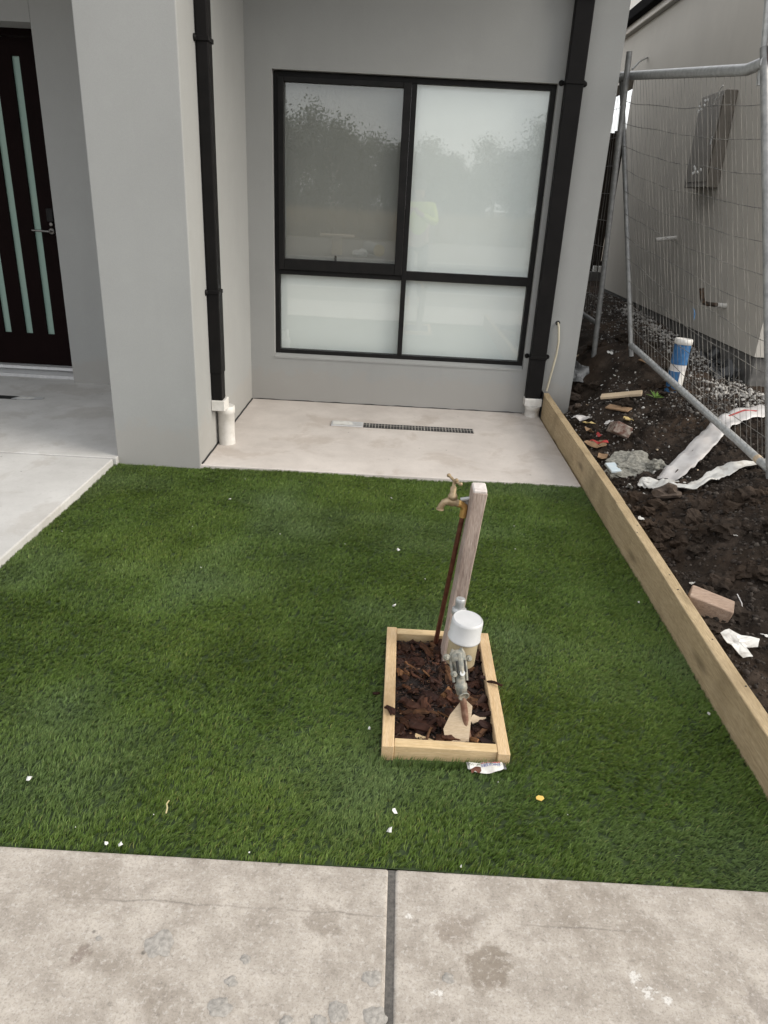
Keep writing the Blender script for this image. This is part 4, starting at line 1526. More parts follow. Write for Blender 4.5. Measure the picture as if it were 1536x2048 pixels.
# blue tag on the mesh
mb = MB()
c = Vector((1.850, 4.775, .965))
mb.prism([c + Vector((0, .030, .034)), c + Vector((0, -.004, .020)), c + Vector((0, -.010, -.010)), c + Vector((0, -.030, -.028)), c + Vector((0, -.028, .006)), c + Vector((0, .0, .030))], (.004, .003, 0))
tag(mb.build('fence_tag', M['blue'], origin=tuple(c)), 'small blue plastic tag caught on the fence wire', 'tag')

# neighbouring panel whose flared end post shows at the frame edge
tf3 = thing('temporary_fence', (2.05, 4.2, .3), 'paired end post of the next fence panel, one top rusty red, at the right edge', 'fence panel')
e2 = E_ + (E_ - B_).normalized() * .10
mb = MB()
mb.tube([e2 + Vector((.028, .02, -.16)), e2 + Vector((.016, .02, -.02)), e2 + Vector((-.022, .02, .225))], [.018, .020, .022], 16)
mb.build('post', M['galv'], tf3)
mb = MB()
mb.tube([e2 + Vector((.036, -.030, -.16)), e2 + Vector((.030, -.030, .0)), e2 + Vector((.026, -.03, .195))], [.018, .021, .023], 16)
mb.build('post', M['rust_red'], tf3)

# second panel further back along the house
tf2 = thing('temporary_fence', (1.58, 6.1, .46), 'further dull steel fence panel running back between the two houses', 'fence panel')
P0, P1 = Vector((1.625, 6.10, .43)), Vector((1.525, 6.10, 2.585))
Q0, Q1 = Vector((1.500, 8.45, .50)), Vector((1.450, 8.45, 2.60))
mb = MB(); pipe(mb, P0 - Vector((0, 0, .05)), P1, .0205); mb.build('post', M['galv_dull'], tf2)
mb = MB(); pipe(mb, Q0 - Vector((0, 0, .05)), Q1, .0205); mb.build('post', M['galv_dull'], tf2)
pl_ = lambda t: P0.lerp(P1, t)
ql_ = lambda t: Q0.lerp(Q1, t)
mb = MB(); pipe(mb, pl_(.12), ql_(.12), .019); mb.build('bottom_rail', M['galv_dull'], tf2)
mb = MB(); pipe(mb, pl_(.93), ql_(.93), .019); mb.build('top_rail', M['galv_dull'], tf2)
for k in range(1, 30):
    t = k / 30
    mb = MB()
    mb.tube(wire_pts(pl_(.93).lerp(ql_(.93), t), pl_(.12).lerp(ql_(.12), t), 8, .012, 200 + k), .0014, 4, False)
    mb.build('wire', M['wire'], tf2)
for k in range(1, 9):
    t = .12 + .81 * k / 9
    mb = MB()
    mb.tube(wire_pts(pl_(t), ql_(t), 8, .012, 260 + k), .0014, 4, False)
    mb.build('wire', M['wire'], tf2)

# dark paling fence closing the passage
pf = thing('paling_fence', (3.0, 12.4, .4), 'dark timber paling fence closing the far end of the side passage', 'fence')
for k in range(46):
    x = 1.5 + k * .105
    mb = MB()
    mb.box(x, x + .098, 12.4 + .012 * (k % 2), 12.42 + .012 * (k % 2), .62, 2.62 + random.uniform(-.02, .02))
    mb.build('paling', M['dark_timber'], pf)
MB().box(1.45, 6.4, 12.36, 12.398, 2.44, 2.52).build('rail', M['dark_timber'], pf)
MB().box(1.45, 6.4, 12.36, 12.398, .70, .78).build('rail', M['dark_timber'], pf)
MB().box(1.45, 6.4, 12.37, 12.45, .3, .615).build('plinth_board', M['slab_edge'], pf)
for k in range(7):
    x = 3.02 + k * .085
    o = MB().bbox(x, x + .058, 12.20, 12.27, .625, .715, .006).build('white_block', M['white_bit'], origin=(x, 12.2, .625))
    tag(o, ['leftmost', 'second from left', 'third from left', 'middle', 'third from right', 'second from right', 'rightmost'][k] + ' small white block on the low wall before the dark paling fence' if k != 3 else 'fourth small white block, middle of the row on the low wall', 'block', 'white blocks before the paling fence')
mb = MB()
mb.box(2.9, 3.75, 12.15, 12.32, .3, .622)
tag(mb.build('low_wall', M['slab_edge'], origin=(3.3, 12.2, .3)), 'low grey wall carrying white blocks at the end of the passage', 'wall')

# ================================================================== THINGS IN THE DIRT
# blue painted inspection pipe
ip = thing('inspection_pipe', (1.985, 5.20, .37), 'leaning white drain pipe with blue painted band and white cap in the dirt', 'drain pipe')
a = Vector((1.985, 5.20, .30))
axp = Vector((.03, .05, 1)).normalized()
MB().lathe([(.055, 0), (.055, .225)], a, axp, 26).build('lower_pipe', M['white_pvc'], ip)
MB().lathe([(.0557, 0), (.0557, .040)], a + axp * .225, axp, 26).build('grey_band', M['fabric_tape'], ip)
MB().lathe([(.0562, 0), (.0562, .138)], a + axp * .267, axp, 26).build('blue_band', M['blue'], ip)
mb = MB()
mb.lathe([(.057, 0), (.061, .002), (.061, .034), (.056, .040), (.048, .040), (.046, .034), (.002, .034)], a + axp * .405, axp, 28)
mb.build('cap', M['white_pvc'], ip)
mb = MB()
n = 26
vs, fs = [], []
for i in range(9):
    ang = R(120 + i * 19)
    for zz in (.0, .22):
        u_ = Vector((math.cos(ang), math.sin(ang), 0)) * .0562
        vs.append(a + u_ + axp * (zz + .002))
for i in range(8):
    fs.append((i * 2, i * 2 + 2, i * 2 + 3, i * 2 + 1))
mb.add(vs, fs, True)
mb.build('blue_streak', M['blue'], ip)


# white ribbon: strip along a path, with width and folds
def ribbon(name, path, widths, mat, label, cat, twist=0.0, lift=.012, group=None, drape=True):
    mb = MB()
    pts = []
    for i, (x, y) in enumerate(path):
        z = H(x, y) + lift
        pts.append(Vector((x, y, z)))
    sub = []
    ww = []
    for i in range(len(pts) - 1):
        for k in range(8):
            t = k / 8
            p0 = pts[max(0, i - 1)]
            p3 = pts[min(len(pts) - 1, i + 2)]
            p1, p2 = pts[i], pts[i + 1]
            sub.append(.5 * ((2 * p1) + (-p0 + p2) * t + (2 * p0 - 5 * p1 + 4 * p2 - p3) * t * t + (-p0 + 3 * p1 - 3 * p2 + p3) * t ** 3))
            ww.append(widths[i] * (1 - t) + widths[i + 1] * t)
    sub.append(pts[-1])
    ww.append(widths[-1])
    m_ = 6
    vs = []
    for i, p in enumerate(sub):
        tg = (sub[min(i + 1, len(sub) - 1)] - sub[max(0, i - 1)]).normalized()
        sd_ = Vector((tg.y, -tg.x, 0)).normalized()
        for j in range(m_ + 1):
            u = j / m_ - .5
            q = p + sd_ * u * ww[i]
            zz = max([p.z] + [H(q.x + a_, q.y + b_) + .018 for a_ in (-.03, 0, .03) for b_ in (-.03, 0, .03)]) if drape else p.z
            q.z = zz + .010 * math.cos(u * 9 + i * .25) * .5 + .006 * mnoise.noise(Vector((i * .5, u * 4, len(path)))) + abs(u) * .02 * twist
            vs.append(q)
    fs = [(i * (m_ + 1) + j, i * (m_ + 1) + j + 1, (i + 1) * (m_ + 1) + j + 1, (i + 1) * (m_ + 1) + j) for i in range(len(sub) - 1) for j in range(m_)]
    mb.add(vs, fs, True)
    o = mb.build(name, mat, origin=tuple(pts[0]))
    sol = o.modifiers.new('thickness', 'SOLIDIFY')
    sol.thickness = .002
    return tag(o, label, cat, group)


ribbon('plastic_ribbon', [(2.42, 4.60), (2.129, 4.476), (2.024, 4.424), (1.915, 4.318), (1.782, 4.183), (1.62, 3.985), (1.575, 3.93)], [.125, .13, .13, .135, .14, .14, .12], M['fabric_tape'],
       'wide white plastic ribbon running down the dirt bank from under the fence', 'ribbon')
ribbon('plastic_ribbon', [(1.43, 3.90), (1.475, 3.965), (1.50, 3.85), (1.558, 3.792), (1.607, 3.715), (1.70, 3.75), (1.79, 3.815), (1.96, 3.92), (2.13, 3.96), (2.3, 3.98)], [.05, .08, .09, .085, .09, .09, .095, .10, .10, .10], M['paper'],
       'white plastic ribbon folded at a clod and trailing right across the dirt', 'ribbon', .4, .02)
mb = MB()
mb.tube([(2.30, 4.55, H(2.30, 4.55) + .03), (2.2, 4.53, H(2.2, 4.53) + .032), (2.1, 4.50, H(2.1, 4.50) + .03)], .005, 6)
tag(mb.build('red_strip', M['red'], origin=(2.2, 4.53, .45)), 'thin red strip along the top edge of the white ribbon', 'strip')

# broken concrete chunk
mb = MB()
mb.blob((0, 0, 0), .125, 4, .26, (1.22, 1.15, .42), 1.9, seed=4)
loose('concrete_chunk', mb, M['conc_chunk'], (1.47, 4.245, H(1.47, 4.245) + .02), (.18, -.12, .5), 'jagged grey lump of broken concrete behind the pine sleeper', 'concrete lump')
mb = MB()
mb.blob((0, 0, 0), .05, 3, .3, (1.1, .9, .8), 2.1, seed=9)
loose('concrete_chunk', mb, M['conc_chunk'], (1.60, 4.18, H(1.60, 4.18) + .015), (.1, .2, .2), 'small knob of concrete at the right end of the broken lump', 'concrete lump')
# brick
mb = MB()
mb.bbox(-.055, .055, -.115, .115, -.038, .038, .006, jit=.006)
loose('brick', mb, M['brick'], (1.485, 4.66, H(1.485, 4.66) + .025), (R(-18), R(20), R(-12)), 'mortar smeared broken brick standing in the dirt above the concrete lump', 'brick')
# timber block leaning on the sleeper
mb = MB()
mb.bbox(-.085, .085, -.045, .045, -.035, .035, .003, jit=.002)
loose('timber_block', mb, M['block_timber'], (1.312, 2.585, .105), (R(6), R(10), R(-24)), 'pinkish square timber block lying against the back of the near sleeper', 'timber block')
# long pale offcuts
mb = MB()
mb.bbox(-.14, .14, -.035, .035, -.009, .009, .002, jit=.003)
loose('timber_offcut', mb, M['pale_timber'], (1.60, 5.12, H(1.60, 5.12) + .035), (R(10), R(-14), R(-22)), 'pale split board lying on the dirt left of the blue pipe', 'timber offcut')
mb = MB()
mb.bbox(-.09, .09, -.03, .03, -.006, .006, .002, jit=.003)
loose('timber_offcut', mb, M['cardboard'], (1.555, 4.98, H(1.555, 4.98) + .02), (R(14), R(-5), R(-50)), 'shorter brown edged board tucked under the pale split board', 'timber offcut')


def scrap(name, mat, x, y, r, label, cat, seed, sc=(1, 1, .14), lift=.012, rot=None, group=None):
    """crumpled sheet: a rough polygon disc with folds and thickness"""
    mb = MB()
    n, rings = 22, 4
    vs = [(0, 0, 0)]
    rq = random.Random(seed * 13 + 1)
    cor = sorted(rq.uniform(0, 6.283) for _ in range(6))
    crad = [rq.uniform(.7, 1.15) for _ in cor]

    def edge_r(a):
        best = 9.0
        for i_ in range(6):
            a0, a1 = cor[i_], cor[(i_ + 1) % 6] + (6.2832 if i_ == 5 else 0)
            if a1 - a0 > 2.6:
                continue
            aa = a if a >= a0 else a + 6.2832
            if a0 <= aa <= a1:
                p0 = (math.cos(a0) * crad[i_], math.sin(a0) * crad[i_])
                p1 = (math.cos(a1) * crad[(i_ + 1) % 6], math.sin(a1) * crad[(i_ + 1) % 6])
                dxy = (math.cos(a), math.sin(a))
                ex, ey = p1[0] - p0[0], p1[1] - p0[1]
                den = dxy[0] * ey - dxy[1] * ex
                if abs(den) > 1e-6:
                    best = (p0[0] * ey - p0[1] * ex) / den
        return best if .2 < best < 1.5 else .6

    for q in range(1, rings + 1):
        for k in range(n):
            a = 2 * math.pi * k / n
            rr = q / rings * edge_r(a)
            vx, vy = math.cos(a) * rr * sc[0], math.sin(a) * rr * sc[1]
            vs.append((vx, vy, mnoise.noise(Vector((vx * 1.5, vy * 1.5, seed * 2.7))) * sc[2] * 1.7))
    fs = [(0, 1 + k, 1 + (k + 1) % n) for k in range(n)]
    for q in range(rings - 1):
        o0 = 1 + q * n
        fs += [(o0 + k, o0 + n + k, o0 + n + (k + 1) % n, o0 + (k + 1) % n) for k in range(n)]
    mb.add(vs, fs)
    o = mb.build(name, mat)
    o.location = (x, y, H(x, y) + lift)
    o.scale = (r, r, r)
    o.rotation_euler = rot or (random.uniform(-.25, .25), random.uniform(-.25, .25), random.uniform(0, 6))
    s_ = o.modifiers.new('thickness', 'SOLIDIFY')
    s_.thickness = .0022 / r
    return tag(o, label, cat, group)


ysh = [(1.282, 2.39), (1.328, 2.423), (1.351, 2.373), (1.416, 2.359), (1.385, 2.303), (1.339, 2.298), (1.338, 2.238), (1.298, 2.227), (1.292, 2.281), (1.278, 2.318)]
ctr = (1.322, 2.325)
mb = MB()


def pz_(x, y):
    return max(H(x, y) + .012, .098) + .010 * mnoise.noise(Vector((x * 38, y * 38, 2)))


for (xa_, ya_), (xb_, yb_) in zip(ysh, ysh[1:] + ysh[:1]):
    grid = []
    for q in range(4):
        t = q / 3
        pa = (ctr[0] + (xa_ - ctr[0]) * t, ctr[1] + (ya_ - ctr[1]) * t)
        pb = (ctr[0] + (xb_ - ctr[0]) * t, ctr[1] + (yb_ - ctr[1]) * t)
        pm = ((pa[0] + pb[0]) / 2 + .003 * t * mnoise.noise(Vector((pa[0] * 300, pa[1] * 300, 0))), (pa[1] + pb[1]) / 2)
        grid += [(x, y, pz_(x, y)) for x, y in (pa, pm, pb)]
    mb.add(grid, [(q * 3 + j, (q + 1) * 3 + j, (q + 1) * 3 + j + 1, q * 3 + j + 1) for q in range(3) for j in range(2)])
o = mb.build('paper_scrap', M['paper'], origin=(1.322, 2.325, .09))
o.modifiers.new('thickness', 'SOLIDIFY').thickness = .002
tag(o, 'torn forked white paper on the dirt in front of the timber block', 'paper')
scrap('cardboard_scrap', M['cardboard'], 1.92, 5.70, .075, 'curled brown cardboard scrap on dirt behind the fence rail', 'cardboard', 6, (1.1, .9, .25), .03)
scrap('cardboard_scrap', M['cardboard'], 1.305, 4.56, .10, 'flattened brown cardboard against the back of the far sleeper', 'cardboard', 7, (.7, 1.3, .18), .03)
scrap('cardboard_scrap', M['cardboard'], 1.31, 4.36, .06, 'small brown cardboard flap near the pale blue plastic piece', 'cardboard', 8, (1, 1, .25), .03)
scrap('cardboard_scrap', M['cardboard'], 1.325, 4.80, .07, 'tan cardboard strip below the white plastic sheet', 'cardboard', 18, (1.1, .7, .25), .035)
scrap('red_netting', M['red'], 1.325, 4.52, .055, 'torn red plastic netting on cardboard behind the far sleeper', 'netting', 9, (.45, 1.3, .3), .055)
scrap('red_netting', M['red'], 1.36, 4.66, .035, 'small shred of red plastic beside the tan cardboard', 'netting', 19, (1.2, .5, .4), .045)
scrap('plastic_sheet', M['fabric_tape'], 1.345, 5.02, .085, 'white crumpled plastic sheet behind the far sleeper', 'plastic sheet', 10, (1.3, .7, .4), .04)
scrap('plastic_sheet', M['fabric_tape'], 1.475, 4.86, .06, 'strip of whitish plastic between brick and crumpled sheet', 'plastic sheet', 11, (1.5, .5, .3), .02)
scrap('yellow_scrap', M['yellow_scrap'], 1.56, 4.73, .045, 'yellowed torn foam scrap beside the broken brick', 'scrap', 12, (1.1, .9, .35), .025)
scrap('yellow_scrap', M['yellow_scrap'], 1.345, 4.90, .045, 'yellowish wood fibre strip on the cardboard pile', 'scrap', 13, (1.5, .5, .3), .05)
scrap('black_plastic', M['clear_plastic'], 1.475, 5.95, .15, 'grey and black plastic membrane bunched beside the house corner', 'plastic membrane', 14, (.75, .9, .35), .08, (R(42), R(-28), .3))
for i, (x, y, r) in enumerate([(2.50, 5.75, .16), (2.48, 5.47, .17), (2.53, 6.02, .13)]):
    scrap('black_plastic', M['black_plastic'], x, y, r, ['crumpled black membrane folded along the foot of the taupe wall, middle fold', 'crumpled black membrane folded along the foot of the taupe wall, nearest fold', 'crumpled black membrane folded along the foot of the taupe wall, furthest fold'][i], 'plastic membrane', 30 + i, (.7, 1.2, .5), .035, (.1, R(-14), .2 * i))
mb = MB()
mb.bbox(-.032, .032, -.055, .055, -.008, .008, .003)
loose('plastic_offcut', mb, M['blue_white'], (1.338, 4.185, H(1.338, 4.185) + .022), (R(8), R(-4), R(8)), 'pale blue rectangular plastic piece beside the concrete lump', 'plastic piece')
scrap('paper_scrap', M['paper'], 1.379, 3.97, .032, 'small white scrap between the pale blue plastic and the ribbon', 'paper', 15, (.8, 1.1, .5), .02)
SCR = [(1.582, 6.50, .03), (1.717, 6.0, .03), (1.704, 5.70, .018), (1.80, 5.35, .014), (1.62, 5.72, .012), (1.30, 3.46, .022), (1.45, 5.40, .02), (1.322, 2.80, .015), (1.46, 2.41, .012), (1.76, 3.98, .012), (1.57, 3.02, .010), (1.42, 3.83, .014), (1.66, 4.40, .014), (1.38, 4.74, .02)]
SL = ['tiny pale scrap on dirt left of the far steel post', 'tiny white scrap at the foot of the leaning fence post', 'tiny white scrap on dirt just below the leaning fence post', 'tiny timber sliver on dirt left of the fence rail',
      'tiny white scrap beside the house corner', 'pale scrap on dirt directly behind the joint of the two sleepers', 'tiny timber sliver beyond the brick towards the house corner', 'tiny white scrap just above the timber block',
      'tiny white scrap right of the torn papers in front', 'tiny timber sliver under the wide white ribbon', 'tiny white speck alone on the dark mound of dirt', 'tiny white scrap below the folded end of the ribbon',
      'tiny timber sliver right of the concrete knob', 'small white scrap between the brick and the sleeper']
for i, (x, y, r) in enumerate(SCR):
    scrap('litter_scrap', M['paper'] if i % 3 else M['pale_timber'], x, y, r, SL[i], 'scrap', 40 + i, (1.2, .7, .3), .012, None, 'tiny pale scraps on the dirt')
mb = MB()
mb.tube([(1.452, 2.66, H(1.452, 2.66) + .02), (1.447, 2.60, H(1.447, 2.60) + .022), (1.43, 2.54, H(1.43, 2.54) + .015)], .0025, 6)
tag(mb.build('wire_offcut', M['fabric_tape'], origin=(1.44, 2.6, .1)), 'thin white wire offcut standing in dirt behind the timber block', 'wire')
# weed seedling
wd = thing('weed', (1.80, 5.0, H(1.80, 5.0)), 'bright green weed seedling left of the blue banded pipe', 'weed')
for k in range(12):
    a = random.uniform(0, 6.28)
    l_ = random.uniform(.04, .085)
    c = Vector((1.80, 5.0, H(1.80, 5.0)))
    d = Vector((math.cos(a), math.sin(a), random.uniform(.3, 1.0))).normalized()
    sd_ = Vector((-math.sin(a), math.cos(a), 0)) * .007
    mb = MB()
    mb.add([c, c + d * l_ * .55 + sd_, c + d * l_ + Vector((0, 0, -.006)), c + d * l_ * .55 - sd_, c + d * l_ * .5 + Vector((0, 0, .004))], [(0, 1, 4), (1, 2, 4), (2, 3, 4), (3, 0, 4)])
    mb.build('leaf', M['weed'], wd)

# rocks and large clods as pieces of the dirt
dw = parent_world(dirt)
RK = [(1.50, 3.70, .075, 'r'), (1.36, 3.72, .055, 'd'), (1.60, 3.46, .050, 'd'), (1.30, 3.74, .045, 'd'), (1.43, 3.60, .05, 'd'), (1.66, 3.30, .05, 'd'), (1.42, 5.72, .04, 'r'), (1.42, 5.52, .045, 'r'), (1.45, 5.82, .05, 'r'), (1.40, 5.62, .03, 'r'), (1.55, 5.85, .035, 'd'),
      (1.62, 3.80, .045, 'd'), (1.50, 3.30, .05, 'd'), (1.40, 3.15, .045, 'd'), (1.58, 3.10, .06, 'd'), (1.75, 3.35, .055, 'd'), (1.34, 4.66, .03, 'd'), (1.33, 4.05, .035, 'd')]
kd = 0
protos = []
for k in range(8):
    mb = MB()
    mb.blob((0, 0, 0), 1, 3, .42, (1.15, .95, .75), 1.7, seed=70 + k)
    o = mb.build('tmp', M['dirt'])
    protos.append(o.data)
    bpy.data.objects.remove(o)
rockm = []
for k in range(4):
    mb = MB()
    mb.blob((0, 0, 0), 1, 3, .30, (1.2, .9, .7), 1.2, seed=90 + k)
    o = mb.build('tmp', M['rock'])
    rockm.append(o.data)
    bpy.data.objects.remove(o)
for k in range(170):
    x = random.uniform(1.26, 2.15)
    y = random.uniform(2.1, 3.6) if k < 125 else random.uniform(4.4, 6.5)
    r = random.choice([.016, .020, .026, .032, .040, .052])
    if (x > 1.9 and y < 2.6) or (x < 1.48 and y < 2.45) or (3.55 < y < 4.7 and x > 1.40):
        continue
    RK.append((x, y, r, 'd'))
for i, (x, y, r, t) in enumerate(RK):
    o = bpy.data.objects.new('rock' if t == 'r' else 'clod', (rockm if t == 'r' else protos)[i % (4 if t == 'r' else 8)])
    COL.objects.link(o)
    o.parent = dirt
    o.location = (x, y, H(x, y) + r * .22)
    o.scale = (r, r * random.uniform(.8, 1.2), r * random.uniform(.7, 1.0))
    o.rotation_euler = (random.uniform(-.5, .5), random.uniform(-.5, .5), random.uniform(0, 6.28))

# crumbs of soil and crushed rock: masses
ico = bmesh.new()
bmesh.ops.create_icosphere(ico, subdivisions=1, radius=1)
iv = np.array([p.co[:] for p in ico.verts], np.float32)
jf = np.array([[p.index for p in f.verts] for f in ico.faces], np.int32)
ico.free()


def scatter(name, xs, ys, rs, mat, sink=.2):
    n = len(xs)
    zs = np.array([H(x, y) for x, y in zip(xs, ys)])
    jit = rng.uniform(.55, 1.3, (n, len(iv), 1))
    sc = rng.uniform(.6, 1.25, (n, 1, 3))
    v = iv[None] * jit * sc * rs[:, None, None]
    v += np.stack([xs, ys, zs + rs * sink], 1)[:, None, :]
    fl = (jf[None] + (np.arange(n) * len(iv))[:, None, None]).reshape(-1)
    return np_mesh(name, v.reshape(-1, 3), fl, np.arange(n * len(jf)) * 3, mat)


n1 = 9000
cx_ = rng.uniform(1.225, 2.4, n1)
cy_ = rng.uniform(1.9, 5.4, n1)
o = scatter('soil_crumbs', cx_, cy_, rng.gamma(2.0, .0022, n1) + .0022, M['crumbs'])
tag(o, kind='stuff')
n2 = 16000
cx_ = rng.uniform(1.40, 2.62, n2)
cy_ = 4.6 + 5.0 * rng.random(n2) ** 1.5
wgt = np.clip((hgt(cx_, cy_) - .24) / .15, 0, 1) * np.clip(.30 + (cx_ - 1.95) * 1.1 + .5 * fld(cx_, cy_, 2.2, 1.0), .06, 1)
kp = rng.random(n2) < wgt
o = scatter('crushed_rock', cx_[kp], cy_[kp], rng.gamma(1.8, .0020, kp.sum()) + .002, M['gravel'])
tag(o, kind='stuff')

n5 = 420
cx_ = 1.24 + .5 * rng.random(n5) ** 1.4
cy_ = rng.uniform(3.7, 5.7, n5)
o = scatter('rubble_fines', cx_, cy_, rng.gamma(2.0, .0018, n5) + .002, M['limestone'], .2)
tag(o, kind='stuff')
n4 = 1300
cx_ = np.concatenate([rng.normal(2.42, .14, n4 // 2), rng.normal(2.46, .08, n4 // 2)])
cy_ = np.concatenate([rng.normal(5.05, .26, n4 // 2), rng.uniform(5.6, 8.4, n4 // 2)])
kp = (cx_ < 2.58) & (cx_ > 2.0)
o = scatter('crushed_limestone', cx_[kp], cy_[kp], rng.gamma(2.0, .0035, kp.sum()) + .003, M['limestone'], .1)
tag(o, kind='stuff')

# ================================================================== ACROSS THE ROAD (mirrored in the window)
tree_labels = ['tall pale trunked gum tree across the road', 'olive green bushy gum tree across the road']


def crown_mesh(seed, h, w, mat):
    rr = np.random.default_rng(seed)
    cl = rr.normal(0, 1, (16, 3)) * np.array([w * .34, w * .34, h * .20]) + np.array([0, 0, h * .62])
    n = 12000
    c = cl[rr.integers(0, 16, n)] + rr.normal(0, 1, (n, 3)) * np.array([w * .12, w * .12, h * .075])
    u = rr.normal(0, 1, (n, 3)); u /= np.linalg.norm(u, axis=1, keepdims=True)
    t = rr.normal(0, 1, (n, 3)); v = np.cross(u, t); v /= np.linalg.norm(v, axis=1, keepdims=True)
    s = rr.uniform(.05, .11, (n, 1))
    q = np.stack([c - u * s, c + v * s * .5, c + u * s, c - v * s * .5], 1).reshape(-1, 3)
    return q, n


for i, (x, y, h, w) in enumerate([(-7.2, -31, 4.9, 3.6), (-5.6, -33, 4.6, 2.8), (-4.0, -31, 6.1, 3.2), (-2.6, -33, 4.7, 2.8), (-1.3, -33, 3.7, 2.8), (.7, -32, 4.2, 2.6), (1.9, -35, 3.2, 2.8), (3.2, -35, 3.3, 2.8), (4.7, -32, 4.5, 2.8), (6.4, -32, 4.8, 3.6), (9.2, -31, 5.0, 4),
                               (-10, -33, 5.6, 4.5), (-13, -31, 5.6, 5), (12.5, -34, 5.6, 5), (16, -32, 5.6, 5), (-17, -34, 6, 5.5), (20, -36, 6, 5.5)]):
    k = i % 2
    t = thing('gum_tree', (x, y, -.05), tree_labels[k], 'tree', 'gum trees across the road')
    mb = MB()
    top = Vector((x + random.uniform(-.4, .4), y, h * .62))
    mb.tube([(x, y, -.05), (x + .06, y, h * .3), top], [.16, .11, .05], 8)
    for q in range(4):
        a = random.uniform(0, 6.28)
        mb.tube([(x + .06, y, h * (.3 + .06 * q)), (x + math.cos(a) * w * .28, y + math.sin(a) * w * .28, h * .66)], [.07, .025], 6)
    mb.build('trunk', M['gum_bark'], t)
    q, n = crown_mesh(500 + i, h, w, None)
    c = np_mesh('crown', q, np.arange(n * 4), np.arange(n) * 4, M['gum_leaf'] if k == 0 else M['gum_leaf2'])
    c.parent = t
# tall dry grass between the verge and the trees
n3 = 60000
gx3 = rng.uniform(-16, 16, n3)
gy3 = rng.uniform(-27, -19.3, n3)
hh = rng.uniform(.5, 1.15, n3)
ang = rng.uniform(0, np.pi, n3)
lx, ly = rng.normal(0, .16, n3), rng.normal(0, .16, n3)
wv = .012
v = np.stack([np.stack([gx3 - np.cos(ang) * wv, gy3 - np.sin(ang) * wv, np.full(n3, -.05)], 1),
              np.stack([gx3 + np.cos(ang) * wv, gy3 + np.sin(ang) * wv, np.full(n3, -.05)], 1),
              np.stack([gx3 + lx, gy3 + ly, hh], 1)], 1).reshape(-1, 3)
o = np_mesh('dry_grass', v, np.arange(n3 * 3), np.arange(n3) * 3, M['dry_grass'])
tag(o, kind='stuff')
# debris on the far verge
cp = thing('concrete_pipe', (-.75, -10.6, .2), 'short length of concrete pipe lying on the far verge', 'pipe')
mb = MB()
mb.lathe([(.17, 0), (.17, 1.1)], (-.70, -10.4, .15), (-.35, -1, .02), 20)
mb.build('barrel', M['kerb'], cp)
MB().lathe([(.165, 0), (.165, .01)], (-.698, -10.395, .15), (.35, 1, 0), 20).build('end_cap', M['yellow_scrap'], cp)
tt = thing('timber_table', (-1.95, -10.8, -.05), 'makeshift timber workbench standing on the far verge', 'workbench')
MB().box(-2.4, -1.45, -11.1, -10.6, .44, .50).build('bench_top', M['pale_timber'], tt)
MB().box(-2.08, -1.80, -10.95, -10.75, -.05, .438).build('leg', M['pale_timber'], tt)
mb = MB()
mb.blob((-1.25, -10.6, .02), .2, 3, .3, (1.2, .8, .6), seed=3)
tag(mb.build('rubble_lump', M['paper'], origin=(-1.25, -10.6, 0)), 'whitish lump of rubble on the far verge', 'rubble')

# person holding up the phone, mirrored in the right pane
pe = thing('person', (.20, -.42, -.03), 'person in yellow hi-vis top and navy trousers taking the photograph', 'person')


def skin_figure(name, joints, edges, mat, parent, sub=2):
    me = bpy.data.meshes.new(name)
    off = parent_world(parent)
    me.from_pydata([Vector(j[:3]) - off for j in joints], edges, [])
    me.materials.append(mat)
    o = bpy.data.objects.new(name, me)
    COL.objects.link(o)
    o.parent = parent
    md = o.modifiers.new('skin', 'SKIN')
    md.use_smooth_shade = True
    for i, j in enumerate(joints):
        me.skin_vertices[0].data[i].radius = (j[3], j[3] if len(j) < 5 else j[4])
    me.skin_vertices[0].data[0].use_root = True
    ss = o.modifiers.new('sub', 'SUBSURF')
    ss.levels = sub
    ss.render_levels = sub
    return o


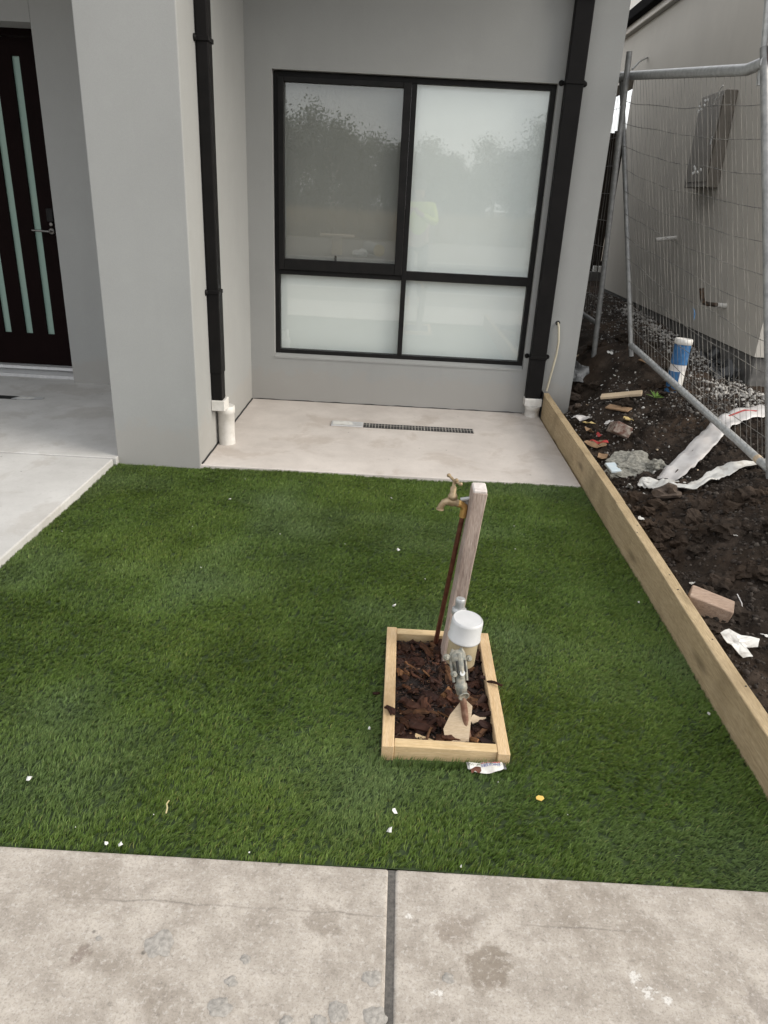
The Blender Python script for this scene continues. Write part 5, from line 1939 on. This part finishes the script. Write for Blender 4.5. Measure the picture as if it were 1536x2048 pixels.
px, py = .20, -.42
body = [(px, py, .95, .15, .11), (px, py, 1.18, .15, .11), (px, py + .01, 1.40, .17, .11), (px, py + .01, 1.50, .07), (px, py + .03, 1.60, .058), (px, py + .03, 1.68, .092), (px, py + .03, 1.78, .07),
        (px - .19, py, 1.45, .06), (px - .24, py + .14, 1.24, .048), (px - .13, py + .33, 1.38, .034), (px - .10, py + .36, 1.43, .030),
        (px + .19, py, 1.45, .06), (px + .25, py + .14, 1.22, .048), (px - .03, py + .34, 1.38, .034), (px - .07, py + .37, 1.43, .030),
        (px - .10, py, .85, .085), (px - .11, py + .02, .47, .062), (px - .11, py - .01, .06, .045), (px - .115, py + .13, .0, .035),
        (px + .10, py, .85, .085), (px + .11, py + .02, .47, .062), (px + .11, py - .01, .06, .045), (px + .115, py + .13, .0, .035)]
ed = [(0, 1), (1, 2), (2, 3), (3, 4), (4, 5), (5, 6), (2, 7), (7, 8), (8, 9), (9, 10), (2, 11), (11, 12), (12, 13), (13, 14), (0, 15), (15, 16), (16, 17), (17, 18), (0, 19), (19, 20), (20, 21), (21, 22)]
skin_figure('body', body, ed, M['skin'], pe)
top_ = [(px, py, .98, .165, .125), (px, py, 1.18, .165, .125), (px, py + .01, 1.40, .185, .125), (px, py + .01, 1.49, .09),
        (px - .20, py, 1.45, .078), (px - .245, py + .14, 1.24, .064), (px - .16, py + .29, 1.34, .05),
        (px + .20, py, 1.45, .078), (px + .255, py + .14, 1.22, .064), (px + .03, py + .29, 1.34, .05)]
skin_figure('hi_vis_top', top_, [(0, 1), (1, 2), (2, 3), (2, 4), (4, 5), (5, 6), (2, 7), (7, 8), (8, 9)], M['hivis'], pe)
tr_ = [(px, py, .97, .15, .115), (px - .10, py, .85, .10), (px - .11, py + .02, .47, .076), (px - .11, py - .01, .10, .062), (px + .10, py, .85, .10), (px + .11, py + .02, .47, .076), (px + .11, py - .01, .10, .062)]
skin_figure('trousers', tr_, [(0, 1), (1, 2), (2, 3), (0, 4), (4, 5), (5, 6)], M['navy'], pe)
mb = MB()
mb.blob((px, py + .015, 1.735), .112, 3, .06, (.92, 1.0, .85), 3, seed=5, smooth=True)
mb.build('hair', M['hair'], pe)
